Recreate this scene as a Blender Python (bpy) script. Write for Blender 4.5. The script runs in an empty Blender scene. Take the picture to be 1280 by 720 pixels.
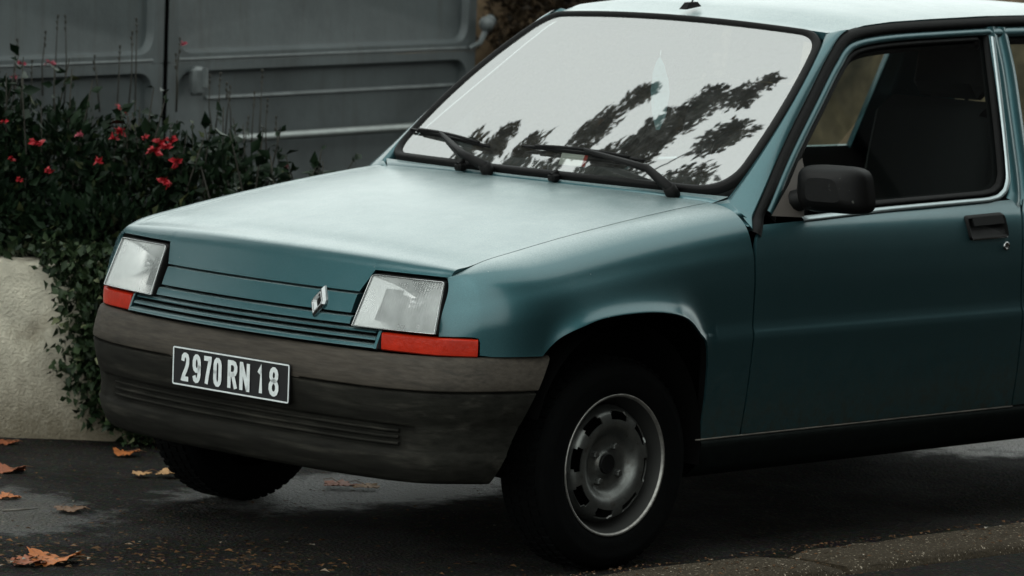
import bpy, math, random
import numpy as np
from mathutils import Vector, Matrix

random.seed(7); rng = np.random.default_rng(7)
S = bpy.context.scene
C = S.collection
R = math.radians

# ------------------------------------------------------------------ camera
CAM = (8.24116453, -7.87004469, 1.8320574); YAW = -0.78601285; PITCH = 0.10378624; ROLL = 0.03464503; FOC = 5502.94658
cd = bpy.data.cameras.new('camera'); cam = bpy.data.objects.new('camera', cd); C.objects.link(cam)
fw = Vector((math.sin(YAW)*math.cos(PITCH), math.cos(YAW)*math.cos(PITCH), -math.sin(PITCH)))
rt = Vector((math.cos(YAW), -math.sin(YAW), 0)); up = rt.cross(fw)
r2 = math.cos(ROLL)*rt + math.sin(ROLL)*up; u2 = -math.sin(ROLL)*rt + math.cos(ROLL)*up
m = Matrix((r2, u2, -fw)).transposed().to_4x4(); m.translation = Vector(CAM); cam.matrix_world = m
cd.sensor_width = 36; cd.lens = FOC/1280*36; cd.clip_end = 2000; cd.clip_start = .1
cd.dof.use_dof = True; cd.dof.focus_distance = 10.9; cd.dof.aperture_fstop = 6.3
S.camera = cam

# ------------------------------------------------------------------ sky, sun, exposure
SUN_EL, SUN_AZ = R(46), R(-160)     # overcast: a broad weak sun behind the cloud, ahead of the car
w = bpy.data.worlds.new('World'); S.world = w; w.use_nodes = True
nt = w.node_tree; nt.nodes.clear()
sky = nt.nodes.new('ShaderNodeTexSky'); sky.sky_type = 'NISHITA'; sky.sun_disc = False
sky.sun_elevation = SUN_EL; sky.sun_rotation = SUN_AZ; sky.air_density = 1.0; sky.dust_density = 6.0; sky.ozone_density = 1.0
hs = nt.nodes.new('ShaderNodeHueSaturation'); hs.inputs['Saturation'].default_value = .25
cloud = nt.nodes.new('ShaderNodeMixRGB'); cloud.inputs[0].default_value = .80; cloud.inputs[2].default_value = (15.2, 15.7, 15.3, 1)   # even cloud layer over the clear sky
tint = nt.nodes.new('ShaderNodeMixRGB'); tint.blend_type = 'MULTIPLY'; tint.inputs[0].default_value = 1; tint.inputs[2].default_value = (.955, 1.0, .99, 1)
bg = nt.nodes.new('ShaderNodeBackground'); bg.inputs['Strength'].default_value = .10
wo = nt.nodes.new('ShaderNodeOutputWorld')
nt.links.new(sky.outputs[0], hs.inputs['Color']); nt.links.new(hs.outputs[0], cloud.inputs[1]); nt.links.new(cloud.outputs[0], tint.inputs[1])
nt.links.new(tint.outputs[0], bg.inputs['Color']); nt.links.new(bg.outputs[0], wo.inputs[0])
sd = bpy.data.lights.new('sun', 'SUN'); sd.energy = .5; sd.angle = R(40); sd.color = (1, .97, .93)
so = bpy.data.objects.new('sun', sd); C.objects.link(so)
# sun_rotation is measured from +Y towards +X
sdir = Vector((math.sin(SUN_AZ)*math.cos(SUN_EL), math.cos(SUN_AZ)*math.cos(SUN_EL), math.sin(SUN_EL)))
so.rotation_euler = sdir.to_track_quat('Z', 'Y').to_euler()
S.view_settings.view_transform = 'Standard'; S.view_settings.look = 'None'
S.view_settings.gamma = 1; S.view_settings.exposure = 0.34; S.view_settings.use_curve_mapping = False
S.render.engine = 'CYCLES'; S.cycles.max_bounces = 8; S.cycles.transparent_max_bounces = 16

# ------------------------------------------------------------------ helpers
def link(o, parent=None):
    C.objects.link(o)
    if parent: o.parent = parent
    return o
def mesh(name, vs, fs, mat=None, parent=None, smooth=True, angle=None):
    me = bpy.data.meshes.new(name); me.from_pydata([tuple(map(float, v)) for v in vs], [], [tuple(map(int, f)) for f in fs]); me.update()
    if smooth:
        me.polygons.foreach_set('use_smooth', [True]*len(me.polygons))
        if angle: me.set_sharp_from_angle(angle=R(angle))
    o = bpy.data.objects.new(name, me)
    if mat: me.materials.append(mat)
    return link(o, parent)
def empty(name, loc=(0, 0, 0)):
    o = bpy.data.objects.new(name, None); o.empty_display_size = .2; o.location = loc; return link(o)
def tag(o, label=None, cat=None, group=None, kind=None):
    if label: o['label'] = label
    if cat: o['category'] = cat
    if group: o['group'] = group
    if kind: o['kind'] = kind
    return o
class MB:
    def __init__(s): s.v = []; s.f = []
    def add(s, vs, fs):
        b = len(s.v); s.v += [tuple(p) for p in vs]; s.f += [tuple(i+b for i in f) for f in fs]; return s
    def box(s, c, d, rot=None, bev=0):
        hx, hy, hz = d[0]/2, d[1]/2, d[2]/2; b = min(bev, hx*.9, hy*.9, hz*.9)
        vs = []; fs = []
        if b <= 0:
            vs = [Vector((x*hx, y*hy, z*hz)) for x in (-1, 1) for y in (-1, 1) for z in (-1, 1)]
            fs = [(0, 1, 3, 2), (4, 6, 7, 5), (0, 4, 5, 1), (2, 3, 7, 6), (0, 2, 6, 4), (1, 5, 7, 3)]
        else:
            ids = {}
            for x in (-1, 1):
                for y in (-1, 1):
                    for z in (-1, 1):
                        for a in range(3):
                            p = [x*(hx-b), y*(hy-b), z*(hz-b)]; p[a] = (x*hx, y*hy, z*hz)[a]
                            ids[(x, y, z, a)] = len(vs); vs.append(Vector(p))
            for a in range(3):
                o1, o2 = [k for k in range(3) if k != a]
                for sg in (-1, 1):
                    q = []
                    for s1, s2 in ((-1, -1), (1, -1), (1, 1), (-1, 1)):
                        k = [0, 0, 0]; k[a] = sg; k[o1] = s1; k[o2] = s2; q.append(ids[(*k, a)])
                    fs.append(tuple(q))
                for s1 in (-1, 1):
                    for s2 in (-1, 1):
                        q = []
                        for e, ax in ((-1, o1), (1, o1), (1, o2), (-1, o2)):
                            k = [0, 0, 0]; k[a] = e; k[o1] = s1; k[o2] = s2; q.append(ids[(*k, ax)])
                        fs.append(tuple(q))
            for x in (-1, 1):
                for y in (-1, 1):
                    for z in (-1, 1): fs.append(tuple(ids[(x, y, z, a)] for a in range(3)))
        c = Vector(c)
        vs = [c + ((rot @ p) if rot else p) for p in vs]
        return s.add(vs, fs)
    def tube(s, pts, r, n=8, caps=True):
        pts = [Vector(p) for p in pts]; rs = r if isinstance(r, (list, tuple)) else [r]*len(pts)
        vs = []; fs = []; ref = None
        for i, p in enumerate(pts):
            t = (pts[min(i+1, len(pts)-1)] - pts[max(i-1, 0)]).normalized()
            if ref is None: ref = t.orthogonal().normalized()
            ref = (ref - t*ref.dot(t)).normalized(); bn = t.cross(ref)
            for k in range(n):
                a = 2*math.pi*k/n; vs.append(p + (ref*math.cos(a) + bn*math.sin(a))*rs[i])
        for i in range(len(pts)-1):
            for k in range(n):
                k2 = (k+1) % n; fs.append((i*n+k, i*n+k2, (i+1)*n+k2, (i+1)*n+k))
        if caps:
            fs.append(tuple(range(n))[::-1]); fs.append(tuple((len(pts)-1)*n+k for k in range(n)))
        return s.add(vs, fs)
    def grid(s, rows, closed=False):
        n = len(rows[0]); vs = [p for r in rows for p in r]; fs = []
        for i in range(len(rows)-1):
            for j in range(n if closed else n-1):
                j2 = (j+1) % n; fs.append((i*n+j, i*n+j2, (i+1)*n+j2, (i+1)*n+j))
        return s.add(vs, fs)
    def build(s, name, mat, parent=None, smooth=True, angle=None): return mesh(name, s.v, s.f, mat, parent, smooth, angle)
def orient(o, d):
    me = o.data; n = Vector((0, 0, 0))
    for p in me.polygons: n += p.normal*p.area
    if n.dot(Vector(d)) < 0: me.flip_normals()
    return o
def recalc(o):
    import bmesh
    bm = bmesh.new(); bm.from_mesh(o.data); bmesh.ops.recalc_face_normals(bm, faces=bm.faces); bm.to_mesh(o.data); bm.free(); return o
def thick(o, t=.01, offs=-1):
    me = o.data; cnt = {}
    for p in me.polygons:
        for k in p.edge_keys: cnt[k] = cnt.get(k, 0)+1
    at = me.attributes.get('sharp_edge') or me.attributes.new('sharp_edge', 'BOOLEAN', 'EDGE')
    for e in me.edges:
        if cnt.get(e.key if hasattr(e, 'key') else tuple(sorted(e.vertices)), 0) == 1: at.data[e.index].value = True
    md = o.modifiers.new('thickness', 'SOLIDIFY'); md.thickness = t; md.offset = offs; md.use_even_offset = False; return o
def mirror(o, name=None, parent=None):
    vs = [(-v.co.x, v.co.y, v.co.z) for v in o.data.vertices]; fs = [tuple(p.vertices)[::-1] for p in o.data.polygons]
    n = mesh(name or o.name.split('.')[0], vs, fs, o.data.materials[0], parent if parent else o.parent)
    sm = [p.use_smooth for p in o.data.polygons]; n.data.polygons.foreach_set('use_smooth', sm)
    for md in o.modifiers:
        if md.type == 'SOLIDIFY': thick(n, md.thickness, md.offset)
    return n
def itp(x, xs, ys): return float(np.interp(x, xs, ys))
def cat(xs, ys):
    """smooth (monotone cubic) interpolation"""
    xs = np.array(xs, float); ys = np.array(ys, float); h = np.diff(xs); d = np.diff(ys)/h; mm = np.empty(len(xs))
    mm[0] = d[0]; mm[-1] = d[-1]
    for i in range(1, len(xs)-1): mm[i] = 0 if d[i-1]*d[i] <= 0 else 2*d[i-1]*d[i]/(d[i-1]+d[i])
    def f(x):
        x = min(max(x, xs[0]), xs[-1]); i = min(int(np.searchsorted(xs, x, 'right')-1), len(h)-1); i = max(i, 0)
        t = (x-xs[i])/h[i]
        return float((1+2*t)*(1-t)**2*ys[i] + t*(1-t)**2*h[i]*mm[i] + t*t*(3-2*t)*ys[i+1] + t*t*(t-1)*h[i]*mm[i+1])
    return f
def rounded(pts, rad, n=6):
    """2D closed polygon with rounded corners, densified"""
    out = []; N = len(pts); rads = rad if isinstance(rad, (list, tuple)) else [rad]*N
    for i in range(N):
        p = np.array(pts[i], float); a = np.array(pts[i-1], float); b = np.array(pts[(i+1) % N], float)
        la, lb = np.linalg.norm(a-p), np.linalg.norm(b-p); r = min(rads[i], la*.45, lb*.45)
        s = p+(a-p)/la*r; e = p+(b-p)/lb*r
        for k in range(n+1):
            t = k/n; out.append((1-t)**2*s + 2*t*(1-t)*p + t*t*e)
    return out
def densify(poly, step):
    out = []
    for i in range(len(poly)):
        a = np.array(poly[i]); b = np.array(poly[(i+1) % len(poly)]); k = max(1, int(np.linalg.norm(b-a)/step))
        for j in range(k): out.append(a+(b-a)*j/k)
    return out
def inset(poly, d):
    """inset a roughly convex polygon by d (2D)"""
    P = np.array(poly); n = len(P); area = .5*sum(P[i, 0]*P[(i+1) % n, 1]-P[(i+1) % n, 0]*P[i, 1] for i in range(n)); sg = 1 if area > 0 else -1
    out = []
    for i in range(n):
        t = P[(i+1) % n]-P[i-1]; L = np.linalg.norm(t); t = t/(L if L > 1e-9 else 1)
        out.append(P[i]+sg*d*np.array([-t[1], t[0]]))
    return out
def fill(poly, surf, rings=6, center=None):
    """star-shaped fill of a 2D outline on a surface"""
    P = np.array(poly); c = np.array(center) if center is not None else P.mean(0); mb = MB()
    rows = [[surf(*(c+(p-c)*k/rings)) for p in P] for k in range(rings, 0, -1)]
    mb.grid(rows, closed=True); n = len(P); b = len(mb.v); mb.v.append(tuple(surf(*c)))
    for j in range(n): mb.f.append(((rings-1)*n+j, (rings-1)*n+(j+1) % n, b))
    return mb
def ring(outer, inner, surf, k=2, prof=None):
    mb = MB(); rows = []
    for i in range(k+1):
        t = i/k; h = prof(t) if prof else 0
        rows.append([Vector(surf(*(np.array(a)*(1-t)+np.array(b)*t)))+Vector(h if h else (0, 0, 0)) for a, b in zip(outer, inner)])
    return mb.grid(rows, closed=True)

# ------------------------------------------------------------------ materials
def new_mat(name):
    M_ = bpy.data.materials.new(name); M_.use_nodes = True; n = M_.node_tree; return M_, n, n.nodes['Principled BSDF']
def mat(name, col, rough=.5, metal=0, coat=0, coat_rough=.05, var=.0, vscale=8, bump=0, bscale=60, col2=None, c2scale=3, c2lo=.45, c2hi=.6, spec=.5, rvar=0, stretch=(1, 1, 1)):
    M_, n, b = new_mat(name); L = n.links
    tc = n.nodes.new('ShaderNodeTexCoord'); mp = n.nodes.new('ShaderNodeMapping'); mp.inputs['Scale'].default_value = stretch
    L.new(tc.outputs['Object'], mp.inputs[0]); vec = mp.outputs[0]
    def noise(sc, det=5):
        t = n.nodes.new('ShaderNodeTexNoise'); t.inputs['Scale'].default_value = sc; t.inputs['Detail'].default_value = det; t.inputs['Roughness'].default_value = .62; L.new(vec, t.inputs['Vector']); return t
    b.inputs['Base Color'].default_value = (*col, 1); b.inputs['Roughness'].default_value = rough; b.inputs['Metallic'].default_value = metal
    b.inputs['Coat Weight'].default_value = coat; b.inputs['Coat Roughness'].default_value = coat_rough; b.inputs['Specular IOR Level'].default_value = spec
    cur = None
    if var or col2:
        rgb = n.nodes.new('ShaderNodeRGB'); rgb.outputs[0].default_value = (*col, 1); cur = rgb.outputs[0]
    if col2:
        t = noise(c2scale, 7); rp = n.nodes.new('ShaderNodeMapRange'); rp.inputs['From Min'].default_value = c2lo; rp.inputs['From Max'].default_value = c2hi
        L.new(t.outputs[0], rp.inputs[0]); mx = n.nodes.new('ShaderNodeMixRGB'); L.new(rp.outputs[0], mx.inputs[0]); L.new(cur, mx.inputs[1]); mx.inputs[2].default_value = (*col2, 1); cur = mx.outputs[0]
    if var:
        t = noise(vscale); rp = n.nodes.new('ShaderNodeMapRange'); rp.inputs['From Min'].default_value = .25; rp.inputs['From Max'].default_value = .75
        rp.inputs['To Min'].default_value = 1-var; rp.inputs['To Max'].default_value = 1+var; L.new(t.outputs[0], rp.inputs[0])
        mx = n.nodes.new('ShaderNodeMixRGB'); mx.blend_type = 'MULTIPLY'; mx.inputs[0].default_value = 1; L.new(cur, mx.inputs[1]); L.new(rp.outputs[0], mx.inputs[2]); cur = mx.outputs[0]
    if cur: L.new(cur, b.inputs['Base Color'])
    if rvar:
        t = noise(vscale*.7); rp = n.nodes.new('ShaderNodeMapRange'); rp.inputs['From Min'].default_value = .3; rp.inputs['From Max'].default_value = .7
        rp.inputs['To Min'].default_value = max(rough-rvar, .02); rp.inputs['To Max'].default_value = min(rough+rvar, 1); L.new(t.outputs[0], rp.inputs[0]); L.new(rp.outputs[0], b.inputs['Roughness'])
    if bump:
        t = noise(bscale, 4); bp = n.nodes.new('ShaderNodeBump'); bp.inputs['Strength'].default_value = bump; bp.inputs['Distance'].default_value = .01; L.new(t.outputs[0], bp.inputs['Height']); L.new(bp.outputs[0], b.inputs['Normal'])
    return M_
def paint_mat():
    M_, n, b = new_mat('teal_metallic_paint'); L = n.links
    tc = n.nodes.new('ShaderNodeTexCoord')
    def noise(sc, det=4, rough=.6):
        t = n.nodes.new('ShaderNodeTexNoise'); t.inputs['Scale'].default_value = sc; t.inputs['Detail'].default_value = det; t.inputs['Roughness'].default_value = rough; L.new(tc.outputs['Object'], t.inputs['Vector']); return t.outputs[0]
    def rng_(i, a, bb, c, d):
        r = n.nodes.new('ShaderNodeMapRange'); r.inputs[1].default_value = a; r.inputs[2].default_value = bb; r.inputs[3].default_value = c; r.inputs[4].default_value = d; L.new(i, r.inputs[0]); return r.outputs[0]
    def mix(f, a, c):
        x = n.nodes.new('ShaderNodeMixRGB')
        for s, v in ((0, f), (1, a), (2, c)):
            if isinstance(v, (int, float)): x.inputs[s].default_value = v
            elif isinstance(v, tuple): x.inputs[s].default_value = (*v, 1)
            else: L.new(v, x.inputs[s])
        return x.outputs[0]
    base = mix(rng_(noise(900, 1), .35, .65, 0, 1), (.022, .080, .093), (.034, .109, .124))
    # dusty film and dried rain, pale to stand in for sky sheen on top
    geo = n.nodes.new('ShaderNodeNewGeometry'); sn = n.nodes.new('ShaderNodeSeparateXYZ'); L.new(geo.outputs['Normal'], sn.inputs[0])
    up_bright = rng_(sn.outputs[2], .80, .97, .06, 1)          # strongest on up-facing paint, to brighten it
    grain = rng_(noise(260, 3, .8), .30, .70, .55, 1.25)
    patch = rng_(noise(5, 8, .7), .35, .70, .26, .46)
    dm = n.nodes.new('ShaderNodeMath'); dm.operation = 'MULTIPLY'; L.new(up_bright, dm.inputs[0]); L.new(grain, dm.inputs[1])
    dm2 = n.nodes.new('ShaderNodeMath'); dm2.operation = 'MULTIPLY'; L.new(dm.outputs[0], dm2.inputs[0]); L.new(patch, dm2.inputs[1]); dust_sheen = dm2.outputs[0]
    base = mix(dust_sheen, base, (.47, .54, .53))
    vc = n.nodes.new('ShaderNodeTexVoronoi'); vc.inputs['Scale'].default_value = 34; L.new(tc.outputs['Object'], vc.inputs['Vector'])
    chip = rng_(vc.outputs['Distance'], .035, .060, 1, 0); sc_ = n.nodes.new('ShaderNodeSeparateColor'); L.new(vc.outputs['Color'], sc_.inputs[0]); keep = rng_(sc_.outputs[0], .80, .82, 0, .55)
    cm = n.nodes.new('ShaderNodeMath'); cm.operation = 'MULTIPLY'; L.new(chip, cm.inputs[0]); L.new(keep, cm.inputs[1]); base = mix(cm.outputs[0], base, (.42, .46, .45))
    # road dirt flung up behind the front wheel and along the sill
    sx = n.nodes.new('ShaderNodeSeparateXYZ'); L.new(tc.outputs['Object'], sx.inputs[0])
    lo = rng_(sx.outputs[2], .30, .56, 1, 0)
    sp = rng_(noise(26, 6, .8), .40, .62, 0, 1)
    mm_ = n.nodes.new('ShaderNodeMath'); mm_.operation = 'MULTIPLY'; L.new(lo, mm_.inputs[0]); L.new(sp, mm_.inputs[1])
    base = mix(mm_.outputs[0], base, (.022, .024, .016))
    L.new(base, b.inputs['Base Color'])
    mt = n.nodes.new('ShaderNodeMath'); mt.operation = 'MULTIPLY_ADD'; L.new(mm_.outputs[0], mt.inputs[0]); mt.inputs[1].default_value = -.6; mt.inputs[2].default_value = .92
    mt2 = n.nodes.new('ShaderNodeMath'); mt2.operation = 'MULTIPLY_ADD'; L.new(dust_sheen, mt2.inputs[0]); mt2.inputs[1].default_value = -1.3; L.new(mt.outputs[0], mt2.inputs[2]); mt2.use_clamp = True; L.new(mt2.outputs[0], b.inputs['Metallic'])
    b.inputs['Roughness'].default_value = .48
    b.inputs['Coat IOR'].default_value = 1.52
    ct = n.nodes.new('ShaderNodeMath'); ct.operation = 'MULTIPLY_ADD'; L.new(mm_.outputs[0], ct.inputs[0]); ct.inputs[1].default_value = -.7; ct.inputs[2].default_value = .9
    ct2 = n.nodes.new('ShaderNodeMath'); ct2.operation = 'MULTIPLY_ADD'; L.new(dust_sheen, ct2.inputs[0]); ct2.inputs[1].default_value = -.6; L.new(ct.outputs[0], ct2.inputs[2]); ct2.use_clamp = True; L.new(ct2.outputs[0], b.inputs['Coat Weight'])
    L.new(rng_(noise(11, 7, .7), .35, .7, .12, .24), b.inputs['Coat Roughness'])
    bp = n.nodes.new('ShaderNodeBump'); bp.inputs['Strength'].default_value = .05; bp.inputs['Distance'].default_value = .004; L.new(noise(330, 3), bp.inputs['Height'])
    L.new(bp.outputs[0], b.inputs['Normal']); L.new(bp.outputs[0], b.inputs['Coat Normal'])
    return M_
def two_sided_ior(n, fr, ior):   # a single sheet of glass: same Fresnel from both sides
    g = n.nodes.new('ShaderNodeNewGeometry'); k = n.nodes.new('ShaderNodeMath'); k.operation = 'MULTIPLY_ADD'; n.links.new(g.outputs['Backfacing'], k.inputs[0]); k.inputs[1].default_value = -2; k.inputs[2].default_value = 1
    p = n.nodes.new('ShaderNodeMath'); p.operation = 'POWER'; p.inputs[0].default_value = ior; n.links.new(k.outputs[0], p.inputs[1]); n.links.new(p.outputs[0], fr.inputs[0])
def glass_mat(name, ior, tint=(.8, .88, .86), rough=.01, dirt=.0, bump=0, bscale=30):
    M_ = bpy.data.materials.new(name); M_.use_nodes = True; n = M_.node_tree; n.nodes.clear(); L = n.links
    out = n.nodes.new('ShaderNodeOutputMaterial'); fr = n.nodes.new('ShaderNodeFresnel'); two_sided_ior(n, fr, ior)
    tr = n.nodes.new('ShaderNodeBsdfTransparent'); tr.inputs[0].default_value = (*tint, 1)
    gl = n.nodes.new('ShaderNodeBsdfGlossy'); gl.inputs['Roughness'].default_value = rough; gl.inputs[0].default_value = (1, 1, 1, 1)
    mx = n.nodes.new('ShaderNodeMixShader'); L.new(fr.outputs[0], mx.inputs[0]); L.new(tr.outputs[0], mx.inputs[1]); L.new(gl.outputs[0], mx.inputs[2]); cur = mx.outputs[0]
    tc = n.nodes.new('ShaderNodeTexCoord')
    if bump:
        t = n.nodes.new('ShaderNodeTexNoise'); t.inputs['Scale'].default_value = bscale; t.inputs['Detail'].default_value = 3; L.new(tc.outputs['Object'], t.inputs['Vector'])
        bp = n.nodes.new('ShaderNodeBump'); bp.inputs['Strength'].default_value = bump; bp.inputs['Distance'].default_value = .01; L.new(t.outputs[0], bp.inputs['Height']); L.new(bp.outputs[0], gl.inputs['Normal'])
    if dirt:
        df = n.nodes.new('ShaderNodeBsdfDiffuse'); df.inputs[0].default_value = (.45, .46, .43, 1)
        t = n.nodes.new('ShaderNodeTexNoise'); t.inputs['Scale'].default_value = 22; t.inputs['Detail'].default_value = 8; t.inputs['Roughness'].default_value = .8; L.new(tc.outputs['Object'], t.inputs['Vector'])
        r = n.nodes.new('ShaderNodeMapRange'); r.inputs[1].default_value = .45; r.inputs[2].default_value = .8; r.inputs[3].default_value = dirt*.25; r.inputs[4].default_value = dirt; L.new(t.outputs[0], r.inputs[0])
        m2 = n.nodes.new('ShaderNodeMixShader'); L.new(r.outputs[0], m2.inputs[0]); L.new(cur, m2.inputs[1]); L.new(df.outputs[0], m2.inputs[2]); cur = m2.outputs[0]
    L.new(cur, out.inputs[0]); return M_
def leaf_mat(name, a, b_, c=None, rough=.45):
    M_, n, b = new_mat(name); L = n.links; g = n.nodes.new('ShaderNodeNewGeometry'); rp = n.nodes.new('ShaderNodeValToRGB')
    rp.color_ramp.elements[0].color = (*a, 1); rp.color_ramp.elements[1].color = (*b_, 1)
    if c: e = rp.color_ramp.elements.new(.93); e.color = (*b_, 1); rp.color_ramp.elements[-1].color = (*c, 1)
    L.new(g.outputs['Random Per Island'], rp.inputs[0]); L.new(rp.outputs[0], b.inputs['Base Color']); b.inputs['Roughness'].default_value = rough
    b.inputs['Specular IOR Level'].default_value = .12
    return M_

PAINT = paint_mat()
BLACK = mat('black_rubber', (.0035, .0035, .0035), .55, var=.25, vscale=40, spec=.14)
SEALM = mat('weathered_rubber_seal', (.0035, .0035, .0035), .6, var=.35, vscale=60, bump=.15, bscale=200, spec=.14)
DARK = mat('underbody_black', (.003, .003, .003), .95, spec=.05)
BUMP = mat('weathered_grey_brown_plastic', (.046, .039, .031), .7, var=.35, vscale=70, bump=.12, bscale=420, col2=(.020, .018, .015), c2scale=16, c2lo=.50, c2hi=.78, rvar=.1, spec=.2, stretch=(.22, 1, 2.2))
CHROME = mat('worn_chrome', (.40, .41, .41), .22, 1, var=.15, vscale=50)
STEEL = mat('dull_wheel_steel', (.14, .144, .137), .40, .85, var=.3, vscale=30, bump=.08, bscale=120, col2=(.07, .06, .05), c2scale=35, c2lo=.55, c2hi=.72)
RIMLIP = mat('scuffed_rim_edge', (.30, .29, .27), .4, .8, var=.4, vscale=60)
TYRE = mat('tyre_rubber', (.0022, .0024, .0024), .85, var=.3, vscale=30, bump=.2, bscale=150, spec=.05)
ORANGE = mat('orange_red_lens', (.36, .018, .006), .3, 0, 0, .10, var=.25, vscale=25, bump=.12, bscale=90, spec=.25)
PLATEB = mat('plate_black', (.006, .006, .007), .35, var=.2)
PLATEW = mat('plate_silver_white', (.62, .66, .66), .45, var=.12, vscale=80)
GLASSW = glass_mat('windscreen_glass', 4.0, rough=.018, dirt=.12, bump=.012, bscale=5)
GLASSS = glass_mat('side_glass', 1.45, tint=(.62, .68, .66))
INTER = mat('interior_plastic', (.003, .003, .0033), .8, var=.2, spec=.15)
SEATM = mat('seat_cloth', (.0035, .0035, .004), .9, var=.3, vscale=40)
def lens_mat():
    M_ = bpy.data.materials.new('fluted_headlight_glass'); M_.use_nodes = True; n = M_.node_tree; n.nodes.clear(); L = n.links
    out = n.nodes.new('ShaderNodeOutputMaterial'); tc = n.nodes.new('ShaderNodeTexCoord')
    wv = n.nodes.new('ShaderNodeTexWave'); wv.bands_direction = 'X'; wv.inputs['Scale'].default_value = 45; wv.inputs['Distortion'].default_value = .3; L.new(tc.outputs['Object'], wv.inputs[0])
    bp = n.nodes.new('ShaderNodeBump'); bp.inputs['Strength'].default_value = .25; bp.inputs['Distance'].default_value = .002; L.new(wv.outputs[0], bp.inputs['Height'])
    fr = n.nodes.new('ShaderNodeFresnel'); two_sided_ior(n, fr, 1.7); L.new(bp.outputs[0], fr.inputs['Normal'])
    tr = n.nodes.new('ShaderNodeBsdfTransparent'); gl = n.nodes.new('ShaderNodeBsdfGlossy'); gl.inputs['Roughness'].default_value = .05; L.new(bp.outputs[0], gl.inputs['Normal'])
    m1 = n.nodes.new('ShaderNodeMixShader'); L.new(fr.outputs[0], m1.inputs[0]); L.new(tr.outputs[0], m1.inputs[1]); L.new(gl.outputs[0], m1.inputs[2])
    df = n.nodes.new('ShaderNodeBsdfDiffuse'); df.inputs[0].default_value = (.50, .53, .52, 1); L.new(bp.outputs[0], df.inputs['Normal'])
    nz = n.nodes.new('ShaderNodeTexNoise'); nz.inputs['Scale'].default_value = 8; nz.inputs['Detail'].default_value = 4; L.new(tc.outputs['Object'], nz.inputs['Vector'])
    r = n.nodes.new('ShaderNodeMapRange'); r.inputs[1].default_value = .35; r.inputs[2].default_value = .68; r.inputs[3].default_value = .30; r.inputs[4].default_value = .62; L.new(nz.outputs[0], r.inputs[0])
    m2 = n.nodes.new('ShaderNodeMixShader'); L.new(r.outputs[0], m2.inputs[0]); L.new(m1.outputs[0], m2.inputs[1]); L.new(df.outputs[0], m2.inputs[2]); L.new(m2.outputs[0], out.inputs[0]); return M_
REFL = mat('headlight_reflector', (.62, .63, .62), .22, 1)
LENS = lens_mat()

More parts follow.
